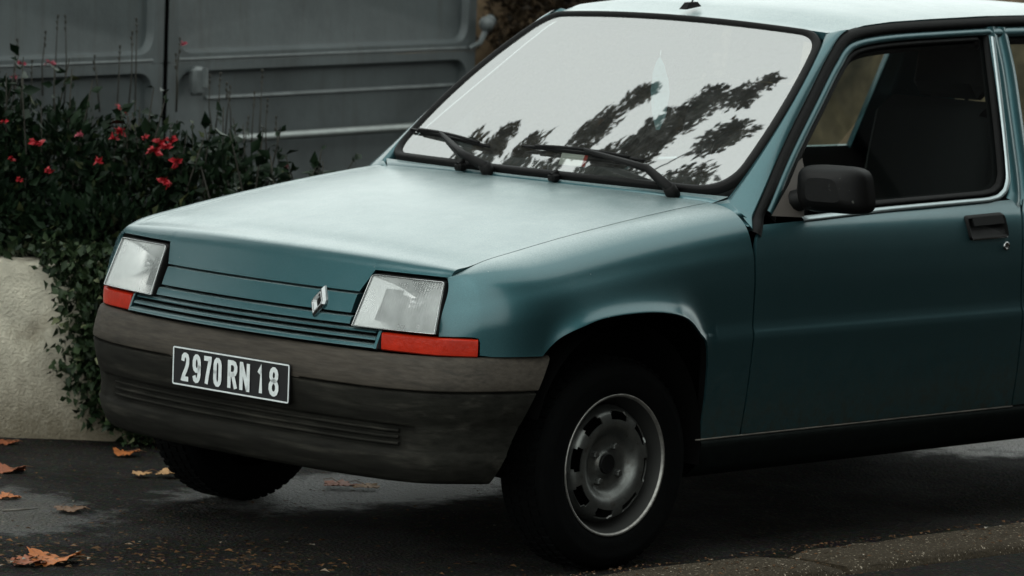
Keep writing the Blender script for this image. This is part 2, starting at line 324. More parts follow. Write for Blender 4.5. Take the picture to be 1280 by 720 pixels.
# ------------------------------------------------------------------ ground, kerb, pavement
def asphalt(name, base, wet=True):
    M_, n, b = new_mat(name); L = n.links; tc = n.nodes.new('ShaderNodeTexCoord')
    def noise(sc, det=6, ro=.65):
        t = n.nodes.new('ShaderNodeTexNoise'); t.inputs['Scale'].default_value = sc; t.inputs['Detail'].default_value = det; t.inputs['Roughness'].default_value = ro; L.new(tc.outputs['Object'], t.inputs['Vector']); return t.outputs[0]
    vo = n.nodes.new('ShaderNodeTexVoronoi'); vo.inputs['Scale'].default_value = 95; L.new(tc.outputs['Object'], vo.inputs['Vector'])
    rp = n.nodes.new('ShaderNodeValToRGB'); rp.color_ramp.elements[0].position = .25; rp.color_ramp.elements[1].position = .8
    rp.color_ramp.elements[0].color = (*[c*.35 for c in base], 1); rp.color_ramp.elements[1].color = (*[c*2.6 for c in base], 1)
    L.new(noise(60, 8, .8), rp.inputs[0])
    mx = n.nodes.new('ShaderNodeMixRGB'); mx.blend_type = 'MULTIPLY'; mx.inputs[0].default_value = .85; L.new(rp.outputs[0], mx.inputs[1]); L.new(vo.outputs['Color'], mx.inputs[2])
    v2 = n.nodes.new('ShaderNodeTexVoronoi'); v2.inputs['Scale'].default_value = 85; L.new(tc.outputs['Object'], v2.inputs['Vector']); s2 = n.nodes.new('ShaderNodeSeparateColor'); L.new(v2.outputs['Color'], s2.inputs[0])
    k2 = n.nodes.new('ShaderNodeMapRange'); k2.inputs[1].default_value = .78; k2.inputs[2].default_value = .98; L.new(s2.outputs[0], k2.inputs[0]); e2 = n.nodes.new('ShaderNodeMapRange'); e2.inputs[1].default_value = .25; e2.inputs[2].default_value = .45; e2.inputs[3].default_value = 1; e2.inputs[4].default_value = 0; L.new(v2.outputs['Distance'], e2.inputs[0])
    q2 = n.nodes.new('ShaderNodeMath'); q2.operation = 'MULTIPLY'; L.new(k2.outputs[0], q2.inputs[0]); L.new(e2.outputs[0], q2.inputs[1])
    ag = n.nodes.new('ShaderNodeMixRGB'); L.new(q2.outputs[0], ag.inputs[0]); L.new(mx.outputs[0], ag.inputs[1]); ag.inputs[2].default_value = (base[0]*5, base[1]*5, base[2]*4.6, 1); L.new(ag.outputs[0], b.inputs['Base Color'])
    wet_n = noise(1.6, 5, .6)
    wr = n.nodes.new('ShaderNodeMapRange'); wr.inputs[1].default_value = .44; wr.inputs[2].default_value = .60; wr.inputs[3].default_value = 0; wr.inputs[4].default_value = .16 if wet else 0
    L.new(wet_n, wr.inputs[0]); wv_ = wr.outputs[0]
    if wet:       # standing wet where the car shelters the hollow of the road
        for (cx_, cy_, rx_, ry_) in ((-.62, .42, .34, .62), (-.36, 3.0, .45, .75), (-1.0, -.75, .5, .35)):
            mp = n.nodes.new('ShaderNodeMapping'); mp.vector_type = 'TEXTURE'; mp.inputs['Location'].default_value = (cx_, cy_, 0); mp.inputs['Scale'].default_value = (rx_, ry_, 1); L.new(tc.outputs['Object'], mp.inputs[0])
            ln = n.nodes.new('ShaderNodeVectorMath'); ln.operation = 'LENGTH'; L.new(mp.outputs[0], ln.inputs[0])
            a1 = n.nodes.new('ShaderNodeMath'); a1.operation = 'MULTIPLY_ADD'; L.new(noise(7, 6, .7), a1.inputs[0]); a1.inputs[1].default_value = 1.6; L.new(ln.outputs['Value'], a1.inputs[2])
            m1 = n.nodes.new('ShaderNodeMapRange'); m1.inputs[1].default_value = 1.5; m1.inputs[2].default_value = 1.9; m1.inputs[3].default_value = 1; m1.inputs[4].default_value = 0; L.new(a1.outputs[0], m1.inputs[0])
            mxx = n.nodes.new('ShaderNodeMath'); mxx.operation = 'MAXIMUM'; L.new(wv_, mxx.inputs[0]); L.new(m1.outputs[0], mxx.inputs[1]); wv_ = mxx.outputs[0]
    rr_ = n.nodes.new('ShaderNodeMapRange'); rr_.inputs[3].default_value = .85; rr_.inputs[4].default_value = .30; L.new(wv_, rr_.inputs[0]); L.new(rr_.outputs[0], b.inputs['Roughness'])
    sp_ = n.nodes.new('ShaderNodeMapRange'); sp_.inputs[3].default_value = .12; sp_.inputs[4].default_value = 1.0; L.new(wv_, sp_.inputs[0]); L.new(sp_.outputs[0], b.inputs['Specular IOR Level'])
    bp = n.nodes.new('ShaderNodeBump'); bp.inputs['Strength'].default_value = 1.0; bp.inputs['Distance'].default_value = .016
    ad = n.nodes.new('ShaderNodeMath'); ad.operation = 'ADD'; L.new(vo.outputs['Distance'], ad.inputs[0]); L.new(noise(90, 5, .7), ad.inputs[1]); L.new(ad.outputs[0], bp.inputs['Height']); L.new(bp.outputs[0], b.inputs['Normal'])
    return M_
ASPH = asphalt('wet_asphalt', (.0135, .0122, .0092))
rows = []
gx = [-400, -60, -15]+list(np.linspace(-5, 1.2, 45))+[1.6]; gy = [-400, -60, -15]+list(np.linspace(-5, 8, 70))+[20, 60, 400]
for y in gy:
    rows.append([(x, y, (.006*math.sin(x*2.1+y*1.3)+.004*math.sin(3.7*y-x*2.9) - .004) if (-5 < x < 1.1 and -5 < y < 8) else -.006) for x in gx])
road = MB().grid(rows).build('road', ASPH); orient(road, (0, 0, 1)); tag(road, kind='structure')
# raised kerb of granite-flecked stones, laid along the car
KST = mat('granite_kerb_stone', spec=.12, col=(.040, .031, .020), rough=.85, var=.6, vscale=150, bump=1.0, bscale=110, col2=(.42, .36, .28), c2scale=120, c2lo=.60, c2hi=.68)
def kx(y): return 1.105 + .042*(y-.35)     # inner edge of the kerb (towards the road)
kerb = empty('kerb'); tag(kerb, kind='structure')
yy = .215-1.05*5
for i in range(16):
    L_ = 1.05; y0 = yy+.010; y1 = yy+L_-.010; yy += L_
    pr = [(.0, -.25), (.0, .055), (.012, .076), (.035, .083), (.12, .086), (.225, .083), (.243, .073), (.25, .05), (.25, -.25)]
    N = 12; rr = []
    for j in range(N+1):
        y = y0+(y1-y0)*j/N; e = .014 if j in (0, N) else 0
        rr.append([(kx(y)+px+random.uniform(-.002, .002), y, pz-(e if pz > 0 else 0)+(random.uniform(-.006, .003) if pz > 0 else 0)) for px, pz in pr])
    mb = MB().grid(rr); n = len(pr); mb.f.append(tuple(range(n))); mb.f.append(tuple(N*n+k for k in range(n))[::-1])
    recalc(mb.build('kerb_stone', KST, kerb, angle=50))
PAVM = asphalt('pavement_asphalt', (.014, .012, .009), wet=False)
pv = MB().grid([[(kx(y)+.27, y, .062), (kx(y)+.40, y, .070), (kx(y)+.9, y, .078), (60, y, .08), (400, y, .08)] for y in [-400, -60, -10]+list(np.linspace(-5, 9, 30))+[60, 400]]).build('pavement', PAVM)
orient(pv, (0, 0, 1)); tag(pv, kind='structure')
jm = MB().grid([[(kx(y)+.24, y, .035), (kx(y)+.275, y, .035)] for y in np.linspace(-6, 12, 19)]).build('kerb_joint_bed', mat('dark_joint_soil', (.012, .010, .008), .95, var=.4, vscale=50, bump=.8)); orient(jm, (0, 0, 1)); tag(jm, kind='structure')

# ------------------------------------------------------------------ THE CAR  (front axle at y=0, nose towards -y, its left side +x)
car = empty('parked_car'); tag(car, 'teal blue metallic five-door hatchback with black plate parked at the kerb', 'car')
GAP = .0025
# ---- side surface
X0 = cat([.20, .31, .42, .52, .574, .580, .588, .70, .76, .80, .83, .85, .865], [.735, .752, .770, .781, .7855, .7835, .7805, .7825, .779, .772, .762, .749, .735])
def Xside(y, z):
    x = X0(z) if z < .865 else .735-.42*(z-.865)
    return x
def Xrear(y):        # rear of the body narrows a little
    return 0 if y < 1.6 else -.045*((y-1.6)/1.4)**2
ARCH = [(-.298, .560), (-.274, .589), (-.245, .613), (-.191, .636), (-.128, .649), (-.043, .655), (.057, .654), (.138, .643), (.19, .624), (.228, .601), (.259, .579), (.279, .556), (.290, .515), (.295, .455), (.299, .385), (.302, .312)]
P = ARCH; ad = []
PP = [np.array(p) for p in P]
for i in range(len(P)-1):
    p0, p1, p2, p3 = PP[max(i-1, 0)], PP[i], PP[i+1], PP[min(i+2, len(P)-1)]
    for k in range(5):
        t = k/5; q = .5*((2*p1)+(p2-p0)*t+(2*p0-5*p1+4*p2-p3)*t*t+(3*p1-p0-3*p2+p3)*t**3); ad.append((q[0], q[1]))
ad.append(P[-1])
for _ in range(3): ad = [ad[0]]+[((ad[i-1][0]+2*ad[i][0]+ad[i+1][0])/4, (ad[i-1][1]+2*ad[i][1]+ad[i+1][1])/4) for i in range(1, len(ad)-1)]+[ad[-1]]
ARCHS = ad; ARCHP = np.array(ARCHS)
def archd(y, z):     # distance to the arch curve
    a = ARCHP[:-1]; b = ARCHP[1:]; p = np.array((y, z)); ab = b-a; t = np.clip(((p-a)*ab).sum(1)/(ab*ab).sum(1), 0, 1); return float(np.sqrt(((a+ab*t[:, None]-p)**2).sum(1)).min())
SHUT_Y = [-.50, -.46, -.434, -.367, -.258, -.091, .137, .343, .453]
SHUT_Z = [.738, .750, .7595, .780, .799, .8265, .859, .884, .895]
shz = cat(SHUT_Y, SHUT_Z)
def shx(y): return itp(y, [-.50, -.46, -.40, -.3, .453], [.620, .622, .624, .621, .612])
def hcorner(y):      # plan rounding of the front corner
    t = max(0, (-.16-y)/.355); return .150*t**3.1
def fender_pt(y, z, k):
    pass
def sstep(t): t = min(1, max(0, t)); return t*t*(3-2*t)
def fender():
    # columns: lower boundary points paired with upper points
    low = [(-.515, .606), (-.505, .606), (-.49, .606), (-.475, .607), (-.46, .607), (-.449, .604), (-.446, .595), (-.445, .563), (-.42, .560), (-.39, .560), (-.36, .560), (-.325, .560)]
    ad = ARCHS
    low += ad + [(.312, .310), (.35, .308), (.40, .308), (.453-GAP, .308)]
    up_y = []
    n = len(low)
    ys = np.array([p[0] for p in low])
    # monotone upper y: blend of the lower y and even spacing
    s = np.linspace(-.476, .453-GAP, n); u = .75*np.maximum.accumulate(ys)+.25*s; u[0] = -.476; u = np.maximum(u, -.476); u[-1] = .453-GAP; u = np.maximum.accumulate(u)+np.linspace(0, 1e-4, n)
    cols = []; NR = 44
    for (yl, zl), yu in zip(low, u):
        yb = yl if yl < .3 else yl
        col = []
        zt = shz(yu); Rr = .135
        # arc-length-like list of depths (denser near the shoulder)
        ks = [1-math.cos(math.pi/2*i/18) for i in range(19)]
        depth = [k*Rr for k in ks]
        rem = NR-19
        zlow = zl
        for i in range(1, rem+1): depth.append(None)
        f_end = None
        zmid = zt-Rr
        for i, d in enumerate(depth):
            if d is not None:
                z = zt-d if zmid > zlow else zt-(d/Rr)*(zt-zlow)*.75
            else:
                t = (i-18)/rem; zs = zmid if zmid > zlow else zt-(zt-zlow)*.75; z = zs+(zlow-zs)*t
            f = (zt-z)/max(zt-zlow, 1e-6); f = f*f*(3-2*f)
            y = yu+(yl-yu)*f
            hc = hcorner(y); zref = z+max(0, (.895-zt))*max(0, min(1, 1-(zt-z)/.3))
            xs = X0(min(zref, .80)) - hc
            k = min(1, (zt-z)/Rr)
            x0 = shx(yu)
            x = x0+(xs-x0)*(1-(1-k)**2.35)**(1/2.35) if k < 1 else xs
            yfr = -.476-.039*min(1, max(0, (.745-z)/.139)); wf = max(0, 1-(y-yfr)/.055)**2; xe = .6175+.019*(.7365-z)/.128
            if yl < .0: x = x*(1-wf)+min(x, xe)*wf
            # flared wheel-arch lip
            a = archd(y, z)
            if z > .33:
                fl = (.024*math.exp(-(a/.042)**1.5)+.012*math.exp(-(a/.016)**1.3))*min(1, max(0, (z-.50)/.07))*sstep((.305-y)/.16)*sstep((y+.31)/.13)
                x += fl
            col.append((x, y, z))
        # lip turned inwards under the arch
        cols.append(col)
    mb = MB().grid(cols)
    n = len(cols[0])
    # return edge along the lower boundary
    lip = [[(c[-1][0]-.0065, c[-1][1], c[-1][2]) for c in cols], [(c[-1][0]-.012, c[-1][1], c[-1][2]+.001) for c in cols], [(c[-1][0]-.026, c[-1][1], c[-1][2]+.002) for c in cols]]
    o = mb.build('front_wing', PAINT, car); orient(o, (1, 0, 0)); thick(o, .006)
    l = MB().grid(lip).build('wing_lip', DARK, o); orient(l, (0, 0, -1))
    return o
fl = fender(); fr_ = mirror(fl)
# ---- bonnet
def yface(x, z): 
    t = (z-.607)/.13
    return (-.591+.186*x*x)*(1-t)+(-.530+.16*x*x)*t
def ztop(x, y):
    c = min(1, abs(x)/.615); return shz(max(y, -.40))+(.128*(y+.40) if y < -.40 else 0)+(.022*(1-c**2.2))
def bonnet_col(x):
    ax = abs(x); pts = []
    yr = .378+.081*(ax/.61)**2                     # rear edge
    # crease: where top meets the front face
    yc = -.5
    for _ in range(20): yc = yface(x, ztop(x, yc)) 
    zc = ztop(x, yc)
    r = .030 if ax < .5 else .030-.012*(ax-.5)/.11
    N = 34
    for i in range(N+1): 
        y = yr+(yc+r-yr)*i/N; pts.append((x, y, ztop(x, y)))
    # end of the front face at this column
    zend = .690 if ax < .362 else (.690+(.7445-.690)*((ax-.362)/.026) if ax < .388 else .7445+.0005*(ax-.388)/.22)
    p0 = np.array((yc+r, ztop(x, yc+r))); zb = max(zc-r*1.0, zend+.001); p2 = np.array((yface(x, zb), zb)); p1 = np.array((yc, zc))
    for i in range(1, 9):
        t = i/8; q = (1-t)**2*p0+2*t*(1-t)*p1+t*t*p2; pts.append((x, q[0], q[1]))
    for i in range(1, 7):
        z = zb+(zend-zb)*i/6; pts.append((x, yface(x, z), z))
    return pts
xs = sorted(set([round(float(a), 4) for a in np.concatenate([np.linspace(-.36, .36, 33), np.linspace(.362, .388, 7), np.linspace(.395, .600, 16), -np.linspace(.362, .388, 7), -np.linspace(.395, .600, 16)])]))
cols = [bonnet_col(x) for x in xs]
# edges follow the shut line with the gap
for sg in (-1, 1):
    c = []
    for (x, y, z) in bonnet_col(.611): c.append((sg*(shx(y)-GAP*1.2), y, z))
    if sg < 0: cols.insert(0, c)
    else: cols.append(c)
bon = MB().grid(cols).build('bonnet', PAINT, car); orient(bon, (0, 0, 1)); thick(bon, .008)
# ---- cowl between bonnet and windscreen
def ws(u, v):
    B = np.array([.645*u, .50-.10*(1-u*u), .918+.006*(1-u*u)]); T = np.array([.515*u, .995-.045*(1-u*u), 1.322+.02*(1-u*u)])
    p = B+(T-B)*v; p[2] += .048*v*(1-v); p[0] += u*.130*v*(1-v); return p
rws = []
for u in np.linspace(-1, 1, 41):
    x = .611*u; ax = abs(x); yr = .378+.081*(ax/.61)**2
    a = ws(u*.998, -.005)
    rws.append([(x, yr-.03, ztop(x, yr)-.035), (x, yr+.006, ztop(x, yr)-.03), (x*1.0, yr+.008, ztop(x, yr)-.002), (a[0], a[1]-.004, a[2]-.004), (a[0], a[1]+.03, a[2]-.03)])
cw = MB().grid(rws).build('cowl', PAINT, car); orient(cw, (0, -.3, 1))
# ---- grille panel and slats below the bonnet edge
def strip(name, z0, z1, xa, xb, off=0, mt=PAINT, dep=.010, n=36):
    r_ = []
    for x in np.linspace(xa, xb, n):
        f = lambda z, o=0: (x, yface(x, z)+off+o, z)
        r_.append([f(z1, dep+.02), f(z1, .003), f(z1-.0015, 0), f((z0+z1)/2, -.0008), f(z0+.0015, 0), f(z0, .003), f(z0, dep+.02)])
    mb = MB().grid(r_); k = 7; mb.f.append(tuple(range(k))); mb.f.append(tuple((n-1)*k+i for i in range(k))[::-1])
    return recalc(mb.build(name, mt, car, angle=35))
strip('grille_panel', .637, .6835, -.359, .359); strip('grille_panel', .611, .630, -.366, .366)
strip('grille_slat', .5965, .6035, -.452, .452, .002); strip('grille_slat', .580, .5875, -.458, .458, .001); strip('grille_slat', .561, .571, -.464, .464, -.001)
for sg in (-1, 1):
    e = strip('grille_end', .560, .606, sg*.466-.004, sg*.466+.004, -.001, n=3)
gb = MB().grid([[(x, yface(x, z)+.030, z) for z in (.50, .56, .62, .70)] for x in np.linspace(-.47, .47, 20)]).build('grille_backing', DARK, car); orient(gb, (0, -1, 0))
# ---- headlights
HL = dict(IT=(.386, -.508, .737), OT=(.612, -.472, .7365), OB=(.631, -.518, .6085), IB=(.376, -.567, .607))
def headlight(sg):
    it, ot, ob, ib = [np.array(HL[k]) for k in ('IT', 'OT', 'OB', 'IB')]
    def surf(u, v, d=0):
        p = (ib*(1-u)+ob*u)*(1-v)+(it*(1-u)+ot*u)*v
        p = p+np.array([0, -.012*4*u*(1-u)*(.4+.6*4*v*(1-v))-d, .0]); return Vector((sg*p[0], p[1], p[2]))
    out = densify(rounded([(0, 0), (1, 0), (1, 1), (0, 1)], [.03, .03, .06, .09], 8), .05)
    g0 = out; g1 = inset(out, .012); g2 = inset(out, .026)
    hl = MB(); hl = fill(g1, lambda u, v: surf(u, v, .003), 10).build('headlight', LENS, car); orient(hl, (sg*.2, -1, .2))
    fm = MB(); rws = [[surf(*p, -.05) for p in g0], [surf(*p, -.004) for p in g0], [surf(*p, .002) for p in inset(out, .008)], [surf(*p, .004) for p in g1], [surf(*p, -.03) for p in g2]]
    fm.grid(rws, closed=True); f = fm.build('headlight_surround', BLACK, hl); orient(f, (sg*.2, -1, .2))
    rb_ = MB(); RW = []
    for k in np.linspace(1, .12, 10):
        dep = .075*(1-k*k); RW.append([surf(*(np.array((.5, .5))+(np.array(p)-.5)*k), .001-.004-dep) for p in g1])
    n_ = len(g1); rb_.grid(RW, closed=True); b_ = len(rb_.v); rb_.v.append(tuple(surf(.5, .5, -.082)))
    for j in range(n_): rb_.f.append((9*n_+j, 9*n_+(j+1) % n_, b_))
    orient(rb_.build('reflector', REFL, hl), (0, -1, 0))
    bl_ = MB(); bl_.tube([surf(.5, .5, -.078), surf(.5, .5, -.050), surf(.5, .5, -.040)], [.012, .012, .004], 12); bl_.build('bulb', CHROME, hl)
    # chrome trim of the reflector seen as a pale lower and inner edge
    tb = MB(); e = inset(out, .022); tb.tube([surf(*p, .0055) for p in e]+[surf(*e[0], .0055)], .0016, 6, False); tb.build('lens_rim', CHROME, hl)
    return hl
headlight(1); headlight(-1)
# ---- indicators, wrapping the corner under the headlights
def front_path(t, off=0):   # plan path from centre to the side of the nose at indicator height
    pass
IND = [(.474, -.5525), (.53, -.5415), (.58, -.530), (.61, -.522)] + [(X0(.59)-hcorner(y_), y_) for y_ in (-.513, -.502, -.49, -.478, -.466, -.455, -.449)]
def indicator(sg):
    N = len(IND); r_ = []
    pts = []
    for i in range(N-1):
        for k in range(4): pts.append(tuple(np.array(IND[i])+(np.array(IND[i+1])-np.array(IND[i]))*k/4))
    pts.append(IND[-1]); pts = [tuple(np.mean(pts[max(0, i-2):i+3], axis=0)) if 1 < i < len(pts)-2 else pts[i] for i in range(len(pts))]
    for i, p in enumerate(pts):
        t = np.array(pts[min(i+1, len(pts)-1)])-np.array(pts[max(i-1, 0)]); t /= np.linalg.norm(t); nrm = np.array([-t[1], t[0]])*-1
        if nrm[1] > 0: nrm = -nrm
        nrm = np.array([t[1], -t[0]])
        if nrm[0] < 0 and nrm[1] > 0: nrm = -nrm
        q = lambda d, z: (sg*(p[0]+nrm[0]*d), p[1]+nrm[1]*d, z)
        r_.append([q(-.03, .6015), q(0, .6015), q(.004, .598), q(.005, .579), q(.004, .561), q(0, .5575), q(-.03, .5575)])
    mb = MB().grid(r_); k = 7; mb.f.append(tuple(range(k))); mb.f.append(tuple((len(pts)-1)*k+j for j in range(k))[::-1])
    return recalc(mb.build('indicator', ORANGE, car, angle=45))
indicator(1); indicator(-1)
# side cheeks of body colour behind the indicator ends
# ---- bumper
BP = [(0, -.612), (.13, -.611), (.25, -.606), (.38, -.595), (.48, -.580), (.56, -.562), (.62, -.540), (.67, -.507), (.71, -.462), (.74, -.405), (.762, -.34), (.772, -.29), (.776, -.262)]
bxs = cat([0]+list(np.cumsum([math.dist(BP[i], BP[i+1]) for i in range(len(BP)-1)])), [p[0] for p in BP]); bLen = sum(math.dist(BP[i], BP[i+1]) for i in range(len(BP)-1))
bys = cat([0]+list(np.cumsum([math.dist(BP[i], BP[i+1]) for i in range(len(BP)-1)])), [p[1] for p in BP])
def bpath(s):
    a = abs(s); sg = -1 if s < 0 else 1; e = 1e-3
    p = np.array([bxs(a), bys(a)]); t = np.array([bxs(min(a+e, bLen))-bxs(max(a-e, 0)), bys(min(a+e, bLen))-bys(max(a-e, 0))]); t /= np.linalg.norm(t)
    return p*np.array([sg, 1]), np.array([t[1]*sg, -t[0]])
BPROF = [(-.050, .549), (-.024, .553), (-.014, .552), (-.006, .546), (-.001, .534), (.007, .500), (.011, .4745), (.0095, .4715), (.002, .4695), (.002, .4655), (.008, .4635), (.009, .460), (.002, .420), (-.006, .388), (-.010, .3815), (-.024, .378), (-.028, .350), (-.027, .322), (-.013, .316), (-.009, .310), (-.016, .280), (-.030, .250), (-.041, .238), (-.058, .236), (-.08, .245)]
def bump_pt(s, o, z):
    a = abs(s)
    if a > bLen-.35:      # rear edge leans forward towards the bottom, along the wheel arch
        k = (a-(bLen-.35))/.35
        cut = itp(z, [.235, .47, .56], [.155, .052, 0])
        a2 = a-cut*k; s = math.copysign(a2, s)
    p, nr = bpath(s)
    # no groove/rib recess where the plate sits or at the sides
    if .462 < z < .473 and a < .245 and o > -.002: o = .0095
    if .318 < z < .380 and a > .56: o += .014*min(1, (a-.56)/.04)
    q = p+nr*o
    return (q[0], q[1], z+.006*min(1, max(0, (a-.5)/.3)))
bs = np.linspace(-bLen, bLen, 121)
bs = np.sort(np.concatenate([bs, [-.246, -.244, .244, .246, .56, .60, -.56, -.60]]))
def bump_piece(prof, name, mt, parent):
    b_ = MB().grid([[bump_pt(s, o, z) for o, z in prof] for s in bs]); o = b_.build(name, mt, parent); orient(o, (0, -1, 0)); o.data.set_sharp_from_angle(angle=R(50)); thick(o, .006, -1); return o
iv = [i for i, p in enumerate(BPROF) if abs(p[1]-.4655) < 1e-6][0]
bumper = bump_piece(BPROF[:iv], 'front_bumper', BUMP, car)
BUMP_SHADE = mat('shade_dark_plastic', (.0115, .0112, .0092), .75, var=.5, vscale=30, bump=.15, bscale=300, col2=(.034, .032, .026), c2scale=14, c2lo=.54, c2hi=.78, spec=.08, stretch=(.22, 1, 2.2))  # lower bumper coloured darker to stand in for its shaded underside
valance = bump_piece([(-.004, .4690)]+BPROF[iv:], 'bumper_shaded_half', BUMP_SHADE, bumper)
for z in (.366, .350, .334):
    mb = MB().grid([[bump_pt(s, o, z+dz) for o, dz in ((-.028, .004), (-.018, .0035), (-.016, 0), (-.018, -.0035), (-.028, -.004))] for s in np.linspace(-.545, .545, 60)]); orient(mb.build('intake_rib', BUMP_SHADE, bumper), (0, -1, 0))
# shadow-coloured inner filler between bumper and body, engine bay bulk
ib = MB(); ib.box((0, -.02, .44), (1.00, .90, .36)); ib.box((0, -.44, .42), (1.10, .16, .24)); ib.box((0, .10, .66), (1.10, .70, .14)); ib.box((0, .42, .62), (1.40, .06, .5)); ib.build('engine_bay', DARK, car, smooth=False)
# ---- number plate
pl = MB()
po = densify(rounded([(-.2225, -.05), (.2225, -.05), (.2225, .05), (-.2225, .05)], .008, 5), .03)
def psurf(u, v, d=0): return Vector((u, -.6265-d+.04*u*u*.4, .4495+v))
plate = fill(po, lambda u, v: psurf(u, v), 2).build('number_plate', PLATEB, car); orient(plate, (0, -1, 0)); thick(plate, .003)
bo = ring(inset(po, .0015), inset(po, .0052), lambda u, v: psurf(u, v, .0012)).build('plate_border', PLATEW, plate); orient(bo, (0, -1, 0)); thick(bo, .0009)
G = {'2': [[(0, .80), (.03, .92), (.14, .99), (.28, 1), (.42, .96), (.5, .84), (.5, .70), (.45, .56), (.30, .36), (.12, .16), (.0, .0), (.02, .0), (.5, 0)]],
     '9': [[(.03, .14), (.08, .05), (.2, 0), (.33, .02), (.44, .11), (.5, .28), (.5, .78), (.43, .93), (.30, 1), (.18, 1), (.06, .93), (0, .8), (0, .62), (.06, .49), (.18, .43), (.32, .43), (.44, .50), (.5, .6)]],
     '7': [[(0, 1), (.5, 1), (.5, .93), (.38, .62), (.27, .32), (.18, 0)]],
     '0': [[(0, .5), (0, .8), (.06, .93), (.18, 1), (.32, 1), (.44, .93), (.5, .8), (.5, .2), (.44, .07), (.32, 0), (.18, 0), (.06, .07), (0, .2), (0, .5)]],
     'R': [[(0, 0), (0, 1), (.28, 1), (.42, .96), (.5, .84), (.5, .68), (.42, .56), (.28, .52), (.02, .52)], [(.26, .52), (.5, 0)]],
     'N': [[(0, 0), (0, 1), (.03, 1), (.47, 0), (.5, 0), (.5, 1)]],
     '1': [[(.06, .80), (.22, .90), (.30, 1), (.30, 0)]],
     '8': [[(.25, .53), (.12, .58), (.04, .69), (.04, .83), (.10, .94), (.2, 1), (.3, 1), (.40, .94), (.46, .83), (.46, .69), (.38, .58), (.25, .53), (.10, .47), (.01, .35), (0, .18), (.08, .05), (.2, 0), (.3, 0), (.42, .05), (.5, .18), (.49, .35), (.40, .47), (.25, .53)]]}
def stroke_char(ch, x0, x1, zc, h):
    sw = .0122; mb = MB()
    for pl_ in G[ch]:
        P = [np.array((x0+sw/2+(p[0]/.5)*(x1-x0-sw), zc-h/2+sw/2+p[1]*(h-sw))) for p in pl_]
        L_, Rr_ = [], []
        for i, p in enumerate(P):
            a = P[i]-P[i-1] if i > 0 else P[1]-P[0]; b = P[i+1]-P[i] if i < len(P)-1 else a
            a = a/max(np.linalg.norm(a), 1e-9); b = b/max(np.linalg.norm(b), 1e-9); t = a+b; t = t/max(np.linalg.norm(t), 1e-9); nn = np.array([-t[1], t[0]]); mit = min(1.5, 1/max(.3, abs(t@a)))
            ext = 0
            q = p+(-a*sw/2*.6 if i == 0 else (a*sw/2*.6 if i == len(P)-1 else 0))
            L_.append(psurf(*(q+nn*sw/2*mit), .0022)); Rr_.append(psurf(*(q-nn*sw/2*mit), .0022))
        mb.grid([L_, Rr_])
    o = mb.build('plate_character', PLATEW, plate, smooth=False); orient(o, (0, -1, 0)); return o
def psurf(u, v, d=0): return Vector((u, -.6265-d+.04*u*u*.4, .4495+v))
for ch, a, b in (('2', .082, .151), ('9', .181, .252), ('7', .274, .345), ('0', .362, .432), ('R', .484, .566), ('N', .586, .672), ('1', .735, .790), ('8', .832, .914)):
    stroke_char(ch, -.2225+.445*a, -.2225+.445*b, 0, .073)
# ---- diamond badge, offset to the car's left
em = MB(); ec = Vector((.252, 0, .656)); ey = yface(.252, .656)
outer = [(0, .0385), (.0235, .005), (.0235, -.005), (0, -.0385), (-.0235, -.005), (-.0235, .005)]
def esurf(u, v, d): return Vector((.252+u, yface(.252, .656+v)-d, .656+v))
sc = lambda k: [(u*k, v*k) for u, v in outer]
rr = [[esurf(*p, .0) for p in sc(1)], [esurf(*p, .006) for p in sc(.98)], [esurf(*p, .013) for p in sc(.80)], [esurf(*p, .013) for p in sc(.72)], [esurf(*p, .009) for p in sc(.64)], [esurf(*p, .012) for p in sc(.56)], [esurf(*p, .004) for p in sc(.38)]]
badge = recalc(em.grid(rr, closed=True).build('diamond_badge', CHROME, car, smooth=False))
bb = MB(); bb.add([esurf(*p, .0035) for p in sc(.45)], [tuple(range(6))]); orient(bb.build('badge_core', BLACK, badge, smooth=False), (0, -1, 0))
# ---- windscreen with rubber seal
WO = densify(rounded([(-1, 0), (1, 0), (1, 1), (-1, 1)], [.10, .15, .13, .12], 10), .06)
def wsv(u, v): return Vector(ws(u, v))
def scale_uv(poly, du, dv): # inset in uv towards the centre
    out = []
    for p in poly: out.append(np.array([p[0]*(1-du), .5+(p[1]-.5)*(1-dv)]))
    return out
wn = Vector((0, -.63, .77))
WI = scale_uv(WO, .042, .062)
wg = fill(WI, lambda u, v: wsv(u, v)-wn*.002, 14).build('windscreen', GLASSW, car); orient(wg, wn)
hh = [-.014, .003, .006, .006, .002, -.008]
rws = [[wsv(*(np.array(a)*(1-t)+np.array(b)*t))+wn*h for a, b in zip(WO, WI)] for t, h in zip([0, .05, .25, .5, .9, 1.02], hh)]
sl = MB().grid(rws, closed=True).build('windscreen_seal', SEALM, wg); orient(sl, wn)
